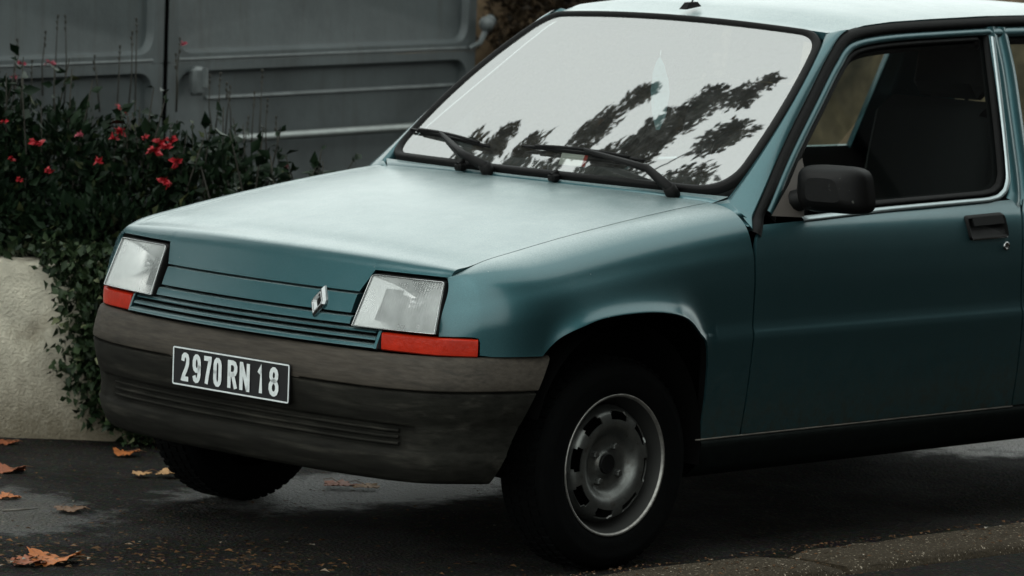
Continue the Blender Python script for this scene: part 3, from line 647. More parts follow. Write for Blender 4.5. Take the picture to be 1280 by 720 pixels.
# bare paler edge band of the seal
# ---- pillars, roof
# door-opening outline (y,z) along the front and top
DO = [(.462, .835), (.478, .857), (.508, .885), (.566, .937), (.622, .991), (.681, 1.044), (.753, 1.105), (.824, 1.163), (.932, 1.254), (.965, 1.278), (.993, 1.301), (1.024, 1.319), (1.055, 1.331), (1.125, 1.343), (1.262, 1.353), (1.536, 1.361), (1.82, 1.369), (2.15, 1.358), (2.40, 1.338)]
DOd = []
for i in range(len(DO)-1):
    for k in range(5): DOd.append(tuple(np.array(DO[i])+(np.array(DO[i+1])-np.array(DO[i]))*k/5))
DOd.append(DO[-1]); DOd = [tuple(np.mean(DOd[max(0, i-2):i+3], axis=0)) if 2 <= i < len(DOd)-2 else DOd[i] for i in range(len(DOd))]
def pside(y, z): return Vector((Xside(y, z)+Xrear(y), y, z))
def pillar(sg):
    r_ = []
    for a, b in ((Vector((.60, .455, .870)), Vector((.745, .470, .840))), (Vector((.613, .468, .893)), Vector((.742, .478, .856)))):
        mid = (a+b)/2+Vector((.012, -.004, .012)); r_.append([Vector((sg*p.x, p.y, p.z)) for p in (a-wn*.03, a, a*.75+mid*.25, mid, b*.8+mid*.2, b, b+Vector((-.03, .01, -.005)))])
    for y, z in DOd:
        if y > 1.06: break
        b = pside(y, z)
        # windscreen edge at the same fraction of height
        v = (z-.885)/(1.335-.885); a = wsv(1.0, min(1.0, max(-.03, v*1.0)))
        mid = (a+b)/2+Vector((.004, .000, .003))
        inn = a-wn*.03
        r_.append([Vector((sg*p.x, p.y, p.z)) for p in (inn, a+Vector((.001, 0, 0)), a*.75+mid*.25+Vector((.002, 0, .001)), mid, b*.8+mid*.2+Vector((.002, 0, .001)), b, b+Vector((-.03, .01, -.005)))])
    return orient(MB().grid(r_).build('windscreen_pillar', PAINT, car), (sg, -.5, .3))
pillar(1); pillar(-1)
# roof
def roof_edge(y): 
    P = [(p[0], p[1]) for p in DOd if p[0] >= 1.0]; return itp(y, [p[0] for p in P], [p[1] for p in P])
def zroofc(y): return cat([.94, 1.05, 1.3, 1.6, 2.0, 2.4, 2.6], [1.343, 1.366, 1.386, 1.394, 1.391, 1.372, 1.352])(y)
cols = []
for yk in [0, .03, .08, .15, .25, .4, .55, .7, .85, .95, 1]:
    c = []
    for u in np.linspace(-1, 1, 41):
        tf = ws(u, 1.0); y0 = tf[1]+.001; y = y0+(2.63-y0)*yk
        ye = max(1.0, min(y, 2.4)); xe = Xside(0, roof_edge(ye))+Xrear(y)
        ff = min(1, yk/.08); x = u*(tf[0]/u*ff*0 + xe) if False else (tf[0]*(1-ff)+u*xe*ff)
        ze = roof_edge(max(1.005, y if y < 2.4 else 2.4))-.012*max(0, y-2.4)/.15
        a = abs(u); zc = zroofc(y); zz = ze+(zc-ze)*(1-a**3.0)
        z = tf[2]*(1-ff)+zz*ff if ff < 1 else zz
        c.append((x, y, z))
    cols.append(c)
rf = MB().grid(cols).build('roof', PAINT, car); orient(rf, (0, 0, 1)); thick(rf, .02)
# drip rail (black gasket) round the door opening is part of each door surround
ab = MB(); ab.add([Vector((x, y, z)) for x, y, z in [(-.014, .985, 1.357), (.014, .985, 1.357), (.014, 1.045, 1.366), (-.014, 1.045, 1.366), (-.008, 1.000, 1.376), (.008, 1.000, 1.376), (.008, 1.035, 1.378), (-.008, 1.035, 1.378)]], [(0, 1, 5, 4), (1, 2, 6, 5), (2, 3, 7, 6), (3, 0, 4, 7), (4, 5, 6, 7)]); ab.tube([(0, 1.018, 1.375), (0, 1.22, 1.60)], .002, 6)
recalc(ab.build('roof_aerial', BLACK, car, smooth=False))
# ---- doors
def panel_outline_fill(poly, name, mt, parent, rings=10, t=.008, surf=None, center=None):
    o = fill(poly, surf or (lambda y, z: pside(y, z)), rings, center).build(name, mt, parent); orient(o, (1, 0, 0))
    if t: thick(o, t)
    return o
def grid_panel(name, ys, zlo, zhi, parent, mt=PAINT, nz=30, extra=None):
    r_ = []
    for y in ys:
        a, b = zlo(y), zhi(y); zz = sorted(set(list(np.linspace(a, b, nz))+[z for z in (.574, .580, .588) if a < z < b])) 
        if len(zz) < nz+3: zz = list(np.linspace(a, b, nz+3))
        r_.append([pside(y, z)+Vector((extra(y, z) if extra else 0, 0, 0)) for z in zz])
    o = MB().grid(r_).build(name, mt, parent); orient(o, (1, 0, 0)); thick(o, .008); return o
GASK = [(y, z) for y, z in DOd]
def strip_along(path, w0, w1, h, name, mt, parent, inward):
    """a ribbon following a (y,z) path between offsets w0..w1 to the inside of the opening, raised by h"""
    r_ = []
    for i, p in enumerate(path):
        t = np.array(path[min(i+1, len(path)-1)])-np.array(path[max(i-1, 0)]); t = t/np.linalg.norm(t); nn = np.array([t[1], -t[0]])*inward
        q = [np.array(p)+nn*w for w in (w0, w0+(w1-w0)*.15, (w0+w1)/2, w1-(w1-w0)*.15, w1)]
        r_.append([pside(*q[0])+Vector((h-.012, 0, 0)), pside(*q[1])+Vector((h, 0, 0)), pside(*q[2])+Vector((h+.0015, 0, 0)), pside(*q[3])+Vector((h, 0, 0)), pside(*q[4])+Vector((h-.012, 0, 0))])
    o = MB().grid(r_).build(name, mt, parent); orient(o, (1, 0, .1)); return o
DY0, DY1 = .457, 1.537
def door_rear(z): return cat([.31, .50, .70, .79, .84, .87, .914, 1.02, 1.116, 1.24, 1.338], [1.560, 1.552, 1.538, 1.543, 1.56, 1.59, 1.608, 1.634, 1.656, 1.681, 1.689])(z)
def make_front_door():
    ys = list(np.linspace(DY0, DY1-.02, 40)); r_ = []
    for k in np.linspace(0, 1, 44):
        pass
    # skin below the belt: columns run from the front edge to the (slightly curved) rear edge
    rws = []
    for t in np.linspace(0, 1, 44):
        zz = np.concatenate([np.linspace(.312, .574, 16), [.580, .588], np.linspace(.61, .868, 20)]); col = []
        for z in zz:
            yf = .457+(max(0, .779-X0(z))*1.0 if z > .70 else 0)
            y = yf+(door_rear(z)-.0045-yf)*t; zb = z if z < .80 else .80+(z-.80)*((.853+.021*(y-.7)/.8)-.80)/.068
            p = pside(y, zb)
            # slight roll-in at the belt
            col.append(p)
        rws.append(col)
    d = MB().grid(rws).build('front_door', PAINT, car); orient(d, (1, 0, 0)); thick(d, .01)
    # window frame: ring from outer door edge (inside the gasket) to the glass
    fo = [p for p in DOd if p[0] < 1.66]
    fo = [np.array(p) for p in fo]
    strip_along([tuple(p) for p in fo], .002, .031, .004, 'door_gasket', SEALM, d, 1)
    fr = [p for p in fo if p[0] > .53]
    strip_along([tuple(p) for p in fr], .0315, .053, .000, 'window_frame', PAINT, d, 1)
    # rear upright of the frame
    up_ = [(door_rear(z)-.0045, z) for z in np.linspace(.85, 1.335, 24)]
    strip_along(up_, .0, .040, .000, 'window_frame', PAINT, d, -1)
    # glass
    gl = [(.66, .870), (.70, .858), (1.0, .866), (1.45, .876), (1.535, .90), (1.565, .96), (1.655, 1.318), (1.45, 1.322), (1.15, 1.310), (1.05, 1.295), (1.00, 1.27), (.84, 1.13), (.73, 1.03)]
    gs = lambda y, z: pside(y, z)+Vector((-.018, 0, 0))
    g = fill(densify([np.array(p) for p in gl], .05), gs, 6, (1.15, 1.05)).build('door_glass', GLASSS, d); orient(g, (1, 0, .3))
    # inner black channel round the glass, and bright moulding at the belt and rear corner
    MP = [(.665, .8565), (.676, .857), (.989, .868), (1.323, .8755), (1.443, .878), (1.49, .884), (1.525, .900), (1.551, .930), (1.567, .979), (1.591, 1.064), (1.624, 1.192), (1.652, 1.308)]
    path = []
    for i in range(len(MP)-1):
        for k in range(6): path.append(tuple(np.array(MP[i])+(np.array(MP[i+1])-np.array(MP[i]))*k/6))
    path.append(MP[-1])
    for _ in range(2): path = [path[0]]+[tuple((np.array(path[i-1])+2*np.array(path[i])+np.array(path[i+1]))/4) for i in range(1, len(path)-1)]+[path[-1]]
    r_ = []
    for i, p in enumerate(path):
        t = np.array(path[min(i+1, len(path)-1)])-np.array(path[max(i-1, 0)]); t = t/np.linalg.norm(t); nn = np.array([t[1], -t[0]])
        wd = .0065
        row = []
        for a in np.linspace(0, math.pi, 7):
            q = np.array(p)+nn*math.cos(a)*wd; row.append(pside(*q)+Vector((.001+.007*math.sin(a), 0, 0)))
        r_.append(row)
    mo = MB().grid(r_).build('bright_window_moulding', mat('window_moulding_pale', (.34, .40, .41), .3, .7, var=.1, vscale=40), d); orient(mo, (1, 0, .2))
    inn = [p for p in path if p[0] > .70]
    strip_along(inn, -.007, -.022, -.004, 'glass_channel', SEALM, d, 1)
    tp = [tuple(p) for p in fr if p[0] < 1.60]
    strip_along(tp, .053, .068, -.006, 'glass_channel', SEALM, d, 1)
    strip_along(tp, .020, .085, -.020, 'inner_trim', INTER, d, 1); strip_along(up_, -.01, .055, -.020, 'inner_trim', INTER, d, -1); strip_along(inn, .03, -.024, -.020, 'inner_trim', INTER, d, 1)
    # mirror sail plate
    sp = [(.556, .868), (.676, .860), (.725, .95), (.733, 1.008), (.715, 1.000), (.654, .943)]
    s_ = fill(densify([np.array(p) for p in sp], .03), lambda y, z: pside(y, z)+Vector((.004, 0, 0)), 3).build('mirror_base', mat('grey_brown_mirror_plastic', (.075, .065, .057), .6, var=.25), d); orient(s_, (1, 0, 0))
    # handle recess and latch
    hc = densify(rounded([(1.312, .776), (1.478, .778), (1.476, .846), (1.306, .842)], .014, 5), .02)
    hs_ = MB(); rws = [[pside(*p)+Vector((.001, 0, 0)) for p in hc], [pside(*p)+Vector((.008, 0, 0)) for p in inset(hc, .004)], [pside(*p)+Vector((.007, 0, 0)) for p in inset(hc, .008)], [pside(*p)+Vector((.0025, 0, 0)) for p in inset(hc, .011)]]
    hs_.grid(rws, closed=True); n = len(hc); hs_.f.append(tuple(3*n+k for k in range(n))); hp = [pside(y_, z_)+Vector((.011, 0, 0)) for y_, z_ in ((1.33, .815), (1.46, .818), (1.46, .838), (1.33, .835))]; hs_.add(hp+[p-Vector((.007, 0, .002)) for p in hp], [(0, 1, 2, 3), (0, 4, 5, 1), (1, 5, 6, 2), (2, 6, 7, 3), (3, 7, 4, 0)])
    h = recalc(hs_.build('door_handle', BLACK, d, angle=60))
    ledge = MB(); ledge.tube([pside(y, .7795+.012*(y-1.3))+Vector((.005, 0, 0)) for y in np.linspace(1.322, 1.468, 12)], .0028, 6); ledge.build('handle_edge', CHROME, d)
    lk = MB(); c = pside(1.467, .756)
    prof = [(.012, -.004), (.012, .004), (.0095, .006), (.007, .0055), (.006, .003), (0, .003)]
    lk.grid([[c+Vector((hh_, math.cos(a)*rr_, math.sin(a)*rr_)) for a in np.linspace(0, 2*math.pi, 16, endpoint=False)] for rr_, hh_ in prof], closed=True); orient(lk.build('door_lock', CHROME, d), (1, 0, 0))
    return d
dl = make_front_door()
# mirror housing on the left door
def mirror_housing(sg):
    c = Vector((.832, .690, .938)); rows = []
    N = 44
    for i, k in enumerate(np.linspace(0, 1, 17)):
        # sections from the forward face (k=0) to the mirror-glass face (k=1), along +y
        yy_ = c.y-.034+.075*k
        sx = .096*(.50+.50*math.sin(min(1, k*1.5)*math.pi/2)**.6); sz = .061*(.50+.50*math.sin(min(1, k*1.5)*math.pi/2)**.6)
        row = []
        for a in np.linspace(0, 2*math.pi, N, endpoint=False):
            ca, sa = math.cos(a), math.sin(a); e = .42
            x = sx*math.copysign(abs(ca)**e, ca); z = sz*math.copysign(abs(sa)**e, sa)
            if x > 0: x -= (.018*(z/sz*.5+.5))   # outer edge leans in at the top
            row.append(Vector((sg*(c.x+x-.01), yy_+ (.03*(x/.096)), c.z+z)))
        rows.append(row)
    mb = MB().grid(rows, closed=True); mb.f.append(tuple(range(N))); mb.f.append(tuple(16*N+i for i in range(N)))
    mb.tube([(sg*.715, .665, .900), (sg*.76, .68, .915), (sg*.80, .70, .925)], [.03, .028, .03], 10)
    return recalc(mb.build('door_mirror', mat('black_speckled_plastic', (.0035, .0035, .0035), .5, var=.3, vscale=50, bump=.05, bscale=160, col2=(.09, .09, .08), c2scale=60, c2lo=.66, c2hi=.78, spec=.16), None, angle=50))
mhL = mirror_housing(1); mhL.parent = dl
# rear door
def rear_arch(y):
    c = 2.466; d = abs(y-c)
    return .30 if d > .315 else .34+.27*math.sqrt(max(0, 1-(d/.318)**2.6))
def rear_part():
    rws = []
    for t in np.linspace(0, 1, 24):
        col = []
        for z in np.concatenate([np.linspace(.312, .574, 16), [.580, .588], np.linspace(.61, .875, 20)]):
            y0 = door_rear(z)+.0015; y1 = 2.15; y = y0+(y1-y0)*t; col.append(pside(y, z))
        rws.append(col)
    d = MB().grid(rws).build('rear_door', PAINT, car); orient(d, (1, 0, 0)); thick(d, .01)
    up_ = [(door_rear(z)+.0015, z) for z in np.linspace(.86, 1.335, 24)]
    strip_along(up_, .0, .040, .0, 'window_frame', PAINT, d, 1)
    fo = [p for p in DOd if 1.645 < p[0] < 2.40]
    strip_along(fo, .002, .031, .004, 'door_gasket', SEALM, d, 1)
    strip_along(fo, .0315, .060, .0, 'window_frame', PAINT, d, 1)
    strip_along(fo, .005, .075, -.020, 'inner_trim', INTER, d, 1); strip_along(up_, -.012, .055, -.020, 'inner_trim', INTER, d, 1)
    gl = [(1.63, .885), (2.45, .89), (2.52, 1.0), (2.50, 1.27), (2.1, 1.300), (1.71, 1.31), (1.66, 1.08)]
    g = fill(densify([np.array(p) for p in gl], .05), lambda y, z: pside(y, z)+Vector((-.016, 0, 0)), 6).build('door_glass', GLASSS, d); orient(g, (1, 0, .3))
    # quarter panel
    rws = []
    for y in np.concatenate([np.linspace(2.153, 2.80, 60), np.linspace(2.82, 2.96, 8)]):
        col = []
        zb = rear_arch(y)
        for z in np.linspace(zb, .895, 26):
            p = pside(y, z); k = max(0, (y-2.80)/.16); p.x -= .10*k**2.2; col.append(p)
        rws.append(col)
    q = MB().grid(rws).build('rear_quarter', PAINT, car); orient(q, (1, 0, 0)); thick(q, .008)
    # rear pillar
    rws = []
    for k in np.linspace(0, 1, 10):
        z = .885+(1.345-.885)*k; a = pside(2.51+.03*k, z); b = pside(2.95-.30*k, z); b.x -= .06
        rws.append([a+Vector((-.02, 0, 0)), a, a*.66+b*.34+Vector((.012, 0, 0)), a*.33+b*.67+Vector((.012, 0, 0)), b])
    pl_ = MB().grid(rws).build('rear_pillar', PAINT, car); orient(pl_, (1, 0, 0)); thick(pl_, .015)
    return d, q, pl_
rd = rear_part()
# right-hand copies
def mirror_tree(o):
    n = mirror(o)
    for ch in list(o.children):
        if ch.name.startswith(('door_mirror', 'bright_window')): continue      # only the driver's door carries a mirror
        mirror(ch, parent=n)
    return n
mirror_tree(dl)
for o in rd: mirror_tree(o)
# sills
SILLM = mat('near_black_sill', (.005, .007, .0065), .75, var=.4, vscale=40, spec=.08)  # one near-black tone for the whole sill
def sill(sg):
    r_ = []
    for y in np.linspace(.303, 2.15, 30):
        r_.append([(sg*x, y, z) for x, z in ((.70, .318), (.752, .306), (.757, .298), (.752, .285), (.735, .235), (.70, .205), (.60, .20))])
    return orient(MB().grid(r_).build('sill', SILLM, car), (sg, 0, -.2))
sill(1); sill(-1)
seam = MB().tube([(.7525, y, .3085) for y in np.linspace(.285, 1.56, 10)], .0022, 6).build('sill_seam', mat('dull_seam_edge', (.11, .10, .085), .6, .3, var=.6, vscale=25), car)
# underbody, hatch, rear bumper
ub = MB(); ub.box((0, 1.35, .25), (1.36, 2.1, .08)); ub.box((0, 2.55, .34), (.98, .8, .12)); ub.tube([(.2, 1.2, .17), (.2, 2.9, .17)], .03, 10); ub.box((0, 0, .22), (1.2, .08, .06)); ub.box((0, 2.466, .25), (1.2, .08, .08)); ub.build('underbody', DARK, car, smooth=False)
rws = []
for z, y in ((.50, 2.975), (.60, 2.97), (.75, 2.965), (.90, 2.95), (.93, 2.93)):
    rws.append([(u*.655, y-.03*u*u, z) for u in np.linspace(-1, 1, 21)])
ht = MB().grid(rws).build('tailgate', PAINT, car); orient(ht, (0, 1, 0)); thick(ht, .01)
rws = [[(u*(.62-.12*k), 2.925-.30*k-.03*u*u, .93+.415*k) for u in np.linspace(-1, 1, 21)] for k in np.linspace(0, 1, 8)]
hg = MB().grid(rws).build('rear_window', GLASSS, car); orient(hg, (0, 1, .4))
rws = []
for z, o in ((.55, 0), (.54, .02), (.47, .03), (.40, .03), (.33, .02), (.28, 0)):
    rws.append([(u*.735, 2.965+o+.03*(1-u*u)-.10*abs(u)**6, z) for u in np.linspace(-1, 1, 31)])
rb = MB().grid(rws).build('rear_bumper', BUMP, car); orient(rb, (0, 1, 0)); thick(rb, .01)
for sg in (-1, 1):
    tl = MB(); tl.box((sg*.655, 2.955, .72), (.09, .05, .26), bev=.012); tl.build('tail_light', ORANGE, car, smooth=False)
# ---- wheels
def revolve(prof, n=64, skip=None, x0=0):
    mb = MB(); mb.grid([[(x, math.sin(2*math.pi*k/n)*r, math.cos(2*math.pi*k/n)*r) for k in range(n)] for r, x in prof], closed=True)
    return mb
def make_wheel(cx, cy, sg):
    e = empty('wheel_tmp'); bpy.data.objects.remove(e)
    ty = revolve([(.172, -.070), (.180, -.076), (.205, -.082), (.235, -.082), (.255, -.074), (.2635, -.055), (.2655, -.02), (.2655, .02), (.2635, .055), (.255, .071), (.248, .076), (.235, .0815), (.228, .0825), (.224, .0815), (.205, .0815), (.190, .0785), (.181, .074), (.174, .068)], 72)
    t = ty.build('wheel', TYRE, car)
    # tread blocks
    tr = MB()
    for k in range(60):
        a = 2*math.pi*k/60
        for xx, da in ((-.045, 0), (-.015, .03), (.015, 0), (.045, .03)):
            c = Vector((xx, math.sin(a+da)*.2665, math.cos(a+da)*.2665)); tr.box(c, (.022, .017, .005), Matrix.Rotation(-(a+da), 3, 'X'))
    tr.build('tread', TYRE, t, smooth=False)
    lip = revolve([(.168, .058), (.171, .070), (.1745, .0755), (.1785, .0765), (.1795, .074), (.178, .070)], 72).build('rim_flange', RIMLIP, t); recalc(lip)
    br = revolve([(.171, .070), (.166, .060), (.160, .040), (.153, .020), (.148, .000), (.145, -.04), (.150, -.07)], 72).build('rim_barrel', mat('rim_well_dark', (.03, .03, .028), .6, .5, var=.3), t); orient(br, (1, 0, 0))
    # disc with eight ventilation slots
    rad = [.0, .022, .030, .031, .045, .060, .068, .076, .084, .092, .100, .108, .114, .120, .126, .132, .138, .148]
    xx = [.044, .044, .0435, .040, .0385, .0385, .0405, .047, .056, .0625, .0655, .0660, .0655, .0645, .063, .060, .052, .030]
    n = 128; mb = MB(); vs = [(x, math.sin(2*math.pi*k/n)*r, math.cos(2*math.pi*k/n)*r) for r, x in zip(rad, xx) for k in range(n)]; fs = []
    for i in range(len(rad)-1):
        for k in range(n):
            ph = ((k+.5)/n*8) % 1; d = abs(ph-.5)
            rm = (rad[i]+rad[i+1])/2
            wdt = .32 if .116 < rm < .134 else .26
            if .112 < rm < .138 and d < wdt: continue
            k2 = (k+1) % n; fs.append((i*n+k, i*n+k2, (i+1)*n+k2, (i+1)*n+k))
    mb.add(vs, fs); dc = mb.build('wheel_disc', STEEL, t); orient(dc, (1, 0, 0)); thick(dc, .004)
    dc.rotation_euler = (R(12.5), 0, 0)
    for k in range(4):
        a = math.pi/2*k+R(32); nb = MB()
        nb.grid([[(x, math.sin(a)*.050+math.sin(b)*r, math.cos(a)*.050+math.cos(b)*r) for b in np.linspace(0, 2*math.pi, 6, endpoint=False)] for r, x in ((.0095, .036), (.0095, .050), (.0075, .053), (.0005, .0535))], closed=True); o = nb.build('wheel_bolt', STEEL, t, angle=30); orient(o, (1, 0, 0))
    cp = revolve([(.0255, .038), (.0255, .048), (.0235, .050), (.021, .0495), (.0005, .0495)], 32).build('hub_cap', BLACK, t, angle=40); orient(cp, (1, 0, 0))
    dm = revolve([(.0005, -.005), (.125, -.005), (.14, -.02), (.14, -.06)], 40).build('brake_drum', DARK, t); orient(dm, (1, 0, 0))
    t.location = (cx, cy, .2655)
    if sg < 0: t.rotation_euler = (0, 0, math.pi)
    return t
w0 = make_wheel(.672, 0, 1)
def copy_tree(o, parent):
    c = o.copy(); C.objects.link(c); c.parent = parent
    for ch in o.children:
        k = ch.copy(); C.objects.link(k); k.parent = c
    return c
for (x, y, rz) in ((-.672, 0, math.pi), (.66, 2.466, 0), (-.66, 2.466, math.pi)):
    c = copy_tree(w0, car); c.location = (x, y, .2655); c.rotation_euler = (0, 0, rz)
# wheel housings
def housing(cy, sg, rr_=.325):
    r_ = []
    for a in np.linspace(-72, 100, 30):
        y = cy+math.sin(R(a))*rr_*.93; z = .30+math.cos(R(a))*rr_*1.0
        r_.append([(sg*.755, y, z), (sg*.60, y, z), (sg*.47, y, z), (sg*.47, cy+(y-cy)*.3, .3+(z-.3)*.3)])
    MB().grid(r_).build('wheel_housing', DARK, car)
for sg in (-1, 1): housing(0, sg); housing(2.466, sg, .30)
# ---- wipers
def wiper(piv, elbow, a, b0, b1, mid):
    off = wn*.022; P = lambda p, h=.0: Vector(p)+wn*h
    mb = MB(); mb.tube([P(piv, -.005), P(piv, .018), P(elbow, .028), P(a, .020)], [.016, .015, .011, .0055], 8)
    w_ = mb.build('wiper', BLACK, car)
    bl = MB(); b0 = Vector(b0); b1 = Vector(b1); dirv = (b1-b0)
    pts = [P(b0+dirv*t, .010) for t in np.linspace(0, 1, 12)]
    bl.tube(pts, [.004]+[.0055]*10+[.004], 6)
    up_ = [P(b0+dirv*t, .012+.012*math.sin(math.pi*t)) for t in np.linspace(.12, .88, 10)]; bl.tube(up_, .0045, 6)
    bl.build('wiper_blade', BLACK, w_)
    pc = MB(); pc.tube([P(piv, -.02), P(piv, .026)], [.020, .017], 12); pc.build('wiper_pivot', BLACK, w_)
    return w_
wiper((.496, .440, .909), (.40, .462, .945), (.154, .474, .981), (-.082, .470, .981), (.350, .492, .975), .5)
wiper((-.139, .394, .917), (-.26, .43, .935), (-.45, .525, .981), (-.626, .574, .985), (-.205, .468, .970), .5)
for (x, y, z) in ((-.245, .392, .922), (.116, .386, .922)):
    mb = MB(); mb.box((x, y, z), (.026, .030, .022), bev=.006); mb.tube([(x, y-.01, z+.005), (x, y+.012, z+.016)], [.009, .007], 8); mb.build('washer_jet', BLACK, car, angle=40)
# ---- interior
da = MB(); rws = []
for y, z in ((.40, .87), (.52, .925), (.66, .935), (.80, .915), (.86, .86), (.84, .72), (.80, .55)): rws.append([(x, y+.04*(x/.6)**2, z) for x in np.linspace(-.64, .64, 15)])
ds = da.grid(rws).build('dashboard', INTER, car); orient(ds, (0, .3, 1))
sb = MB(); sb.tube([(.36+.185*math.cos(a), .92-.07*math.sin(a), .90+.17*math.sin(a)) for a in np.linspace(0, 2*math.pi, 33)], .014, 8, False); sb.tube([(.36, .92, .90), (.36, .80, .83)], .03, 8); sb.box((.36, .91, .90), (.30, .02, .05), bev=.008); sb.build('steering_wheel', BLACK, car)
def seat(x):
    mb = MB(); mb.box((x, 1.30, .52), (.48, .52, .14), bev=.04); mb.box((x, 1.62, .83), (.46, .13, .60), Matrix.Rotation(R(-14), 3, 'X'), bev=.05)
    s_ = mb.build('front_seat', SEATM, car); h = MB(); h.box((x, 1.73, 1.21), (.27, .09, .17), Matrix.Rotation(R(-10), 3, 'X'), bev=.035); h.tube([(x-.06, 1.70, 1.08), (x-.06, 1.73, 1.2)], .006, 6); h.tube([(x+.06, 1.70, 1.08), (x+.06, 1.73, 1.2)], .006, 6); h.build('headrest', SEATM, s_)
seat(.36); seat(-.36)
mb = MB(); mb.box((0, 2.12, .50), (1.24, .50, .14), bev=.04); mb.box((0, 2.42, .71), (1.10, .14, .42), Matrix.Rotation(R(-14), 3, 'X'), bev=.05); mb.build('rear_seat', SEATM, car)
hd = MB(); hd.grid([[(x, y, 1.312-.03*abs(x/.5)**3-(.02 if y < 1.0 else 0)) for x in np.linspace(-.50, .50, 9)] for y in (1.02, 1.4, 1.9, 2.4)]); orient(hd.build('headlining', SEATM, car), (0, 0, -1))
bk = MB(); bk.box((0, 2.75, .62), (1.30, .40, .5)); bk.build('luggage_shelf', DARK, car, smooth=False)
ftr = MB(); ftr.box((0, 1.2, .31), (1.40, 1.7, .03)); ftr.build('cabin_floor', DARK, car, smooth=False)
# paper tax disc card and a red and white card behind the glass: loose things in the car
def card(name, pts, col, label, cat_):
    o = mesh(name, pts, [tuple(range(len(pts)))], mat(name+'_print', col, .6, var=.15, vscale=20), None, smooth=False); thick(o, .0015); tag(o, label, cat_); return o
def wsin(u, v, d=.012): return wsv(u, v)-wn*d
RVM = MB(); RVM.box((.0, .90, 1.255), (.21, .025, .06), Matrix.Rotation(R(14), 3, 'Z'), bev=.012); RVM.tube([(0, .90, 1.26), (0, .935, 1.315)], .008, 6); RVM.build('rear_view_mirror', INTER, car)
tgp = [(0, .125), (.012, .105), (.026, .06), (.030, .025), (.022, -.035), (.006, -.075), (-.004, -.075), (-.016, -.03), (-.022, .03), (-.018, .085), (-.008, .115)]
tdir = Vector((.72, .69, 0)); hang = Vector((.02, .88, 1.105))
ht_ = mesh('hanging_card', [hang+tdir*a+Vector((0, 0, b)) for a, b in tgp], [tuple(range(len(tgp)))], mat('pale_blue_card_print', (.17, .31, .33), .6, var=.3, vscale=25), None, smooth=False); thick(ht_, .0015); tag(ht_, 'pale blue card hanging inside behind the windscreen', 'card')
MB().tube([hang+Vector((0, 0, .12)), hang+Vector((-.01, .015, .15))], .0012, 5).build('string', PLATEW, ht_)
c1 = card('white_card', [(.02, .500, .947), (.105, .500, .947), (.105, .516, .985), (.02, .516, .985)], (.62, .58, .52), 'small white card with orange end on the dashboard', 'card')
o = mesh('card_edge', [(.105, .4995, .947), (.118, .4995, .947), (.118, .5155, .985), (.105, .5155, .985)], [(0, 1, 2, 3)], ORANGE, c1, smooth=False)

# ------------------------------------------------------------------ planter, plants
def frame_pt(o, a): # local frame along angle a
    ca, sa = math.cos(a), math.sin(a); return lambda s, d, z: Vector((o[0]+ca*s-sa*d, o[1]+sa*s+ca*d, z))
PF = frame_pt((-1.797, .278), R(48))       # s along the face, d behind it
CONC = mat('pale_rough_concrete', (.56, .52, .42), .9, spec=.1, var=.3, vscale=12, bump=.9, bscale=120, col2=(.20, .165, .11), c2scale=5, c2lo=.55, c2hi=.80)
def grime(M_, z0, z1, col, amt):      # rain-splashed soil along the foot of a wall
    n = M_.node_tree; L = n.links; b = n.nodes['Principled BSDF']; src = b.inputs['Base Color'].links[0].from_socket
    tc = n.nodes.new('ShaderNodeTexCoord'); sx = n.nodes.new('ShaderNodeSeparateXYZ'); L.new(tc.outputs['Object'], sx.inputs[0])
    nz = n.nodes.new('ShaderNodeTexNoise'); nz.inputs['Scale'].default_value = 38; nz.inputs['Detail'].default_value = 7; nz.inputs['Roughness'].default_value = .8; L.new(tc.outputs['Object'], nz.inputs['Vector'])
    ad = n.nodes.new('ShaderNodeMath'); ad.operation = 'MULTIPLY_ADD'; L.new(nz.outputs[0], ad.inputs[0]); ad.inputs[1].default_value = -.9*(z1-z0); L.new(sx.outputs[2], ad.inputs[2])
    r = n.nodes.new('ShaderNodeMapRange'); r.inputs[1].default_value = z0-.4*(z1-z0); r.inputs[2].default_value = z1-.4*(z1-z0); r.inputs[3].default_value = amt; r.inputs[4].default_value = 0; L.new(ad.outputs[0], r.inputs[0])
    m_ = n.nodes.new('ShaderNodeMixRGB'); L.new(r.outputs[0], m_.inputs[0]); L.new(src, m_.inputs[1]); m_.inputs[2].default_value = (*col, 1); L.new(m_.outputs[0], b.inputs['Base Color'])
grime(CONC, .0, .34, (.10, .078, .048), .85)
pln = empty('planter', (-1.8, .3, 0)); tag(pln, 'low rough pale concrete planter wall holding the flowering shrub', 'planter')
def slab(name, s0, s1, d0, d1, z0, z1, ns=30, nz=14, rough=.005):
    mb = MB(); r_ = []
    for s in np.linspace(s0, s1, ns):
        top = z1-.008*math.sin(s*5)+random.uniform(-.003, .003)
        row = [PF(s, d0+random.uniform(-rough, rough), z0+(top-.012-z0)*k) for k in np.linspace(0, 1, nz)]
        row += [PF(s, d0+.012, top-.002), PF(s, d0+.03, top), PF(s, d1-.02, top), PF(s, d1, top-.02), PF(s, d1, z0)]
        r_.append(row)
    mb.grid(r_); k = len(r_[0]); mb.f.append(tuple(range(k))); mb.f.append(tuple((ns-1)*k+i for i in range(k)))
    return recalc(mb.build(name, CONC, None))
a = slab('planter_wall', -1.6, .62, 0, .16, -.03, .52, 50); a.parent = pln; a.matrix_parent_inverse = Matrix.Translation((1.8, -.3, 0))
def PFb(s, d, z): return PF(s, d, z)
b = MB(); rr = []
for s in np.linspace(-1.6, .62, 20): rr.append([PF(s, d, .44+.05*math.sin(s*7+d*9)*.5+.02) for d in np.linspace(.155, 1.2, 10)])
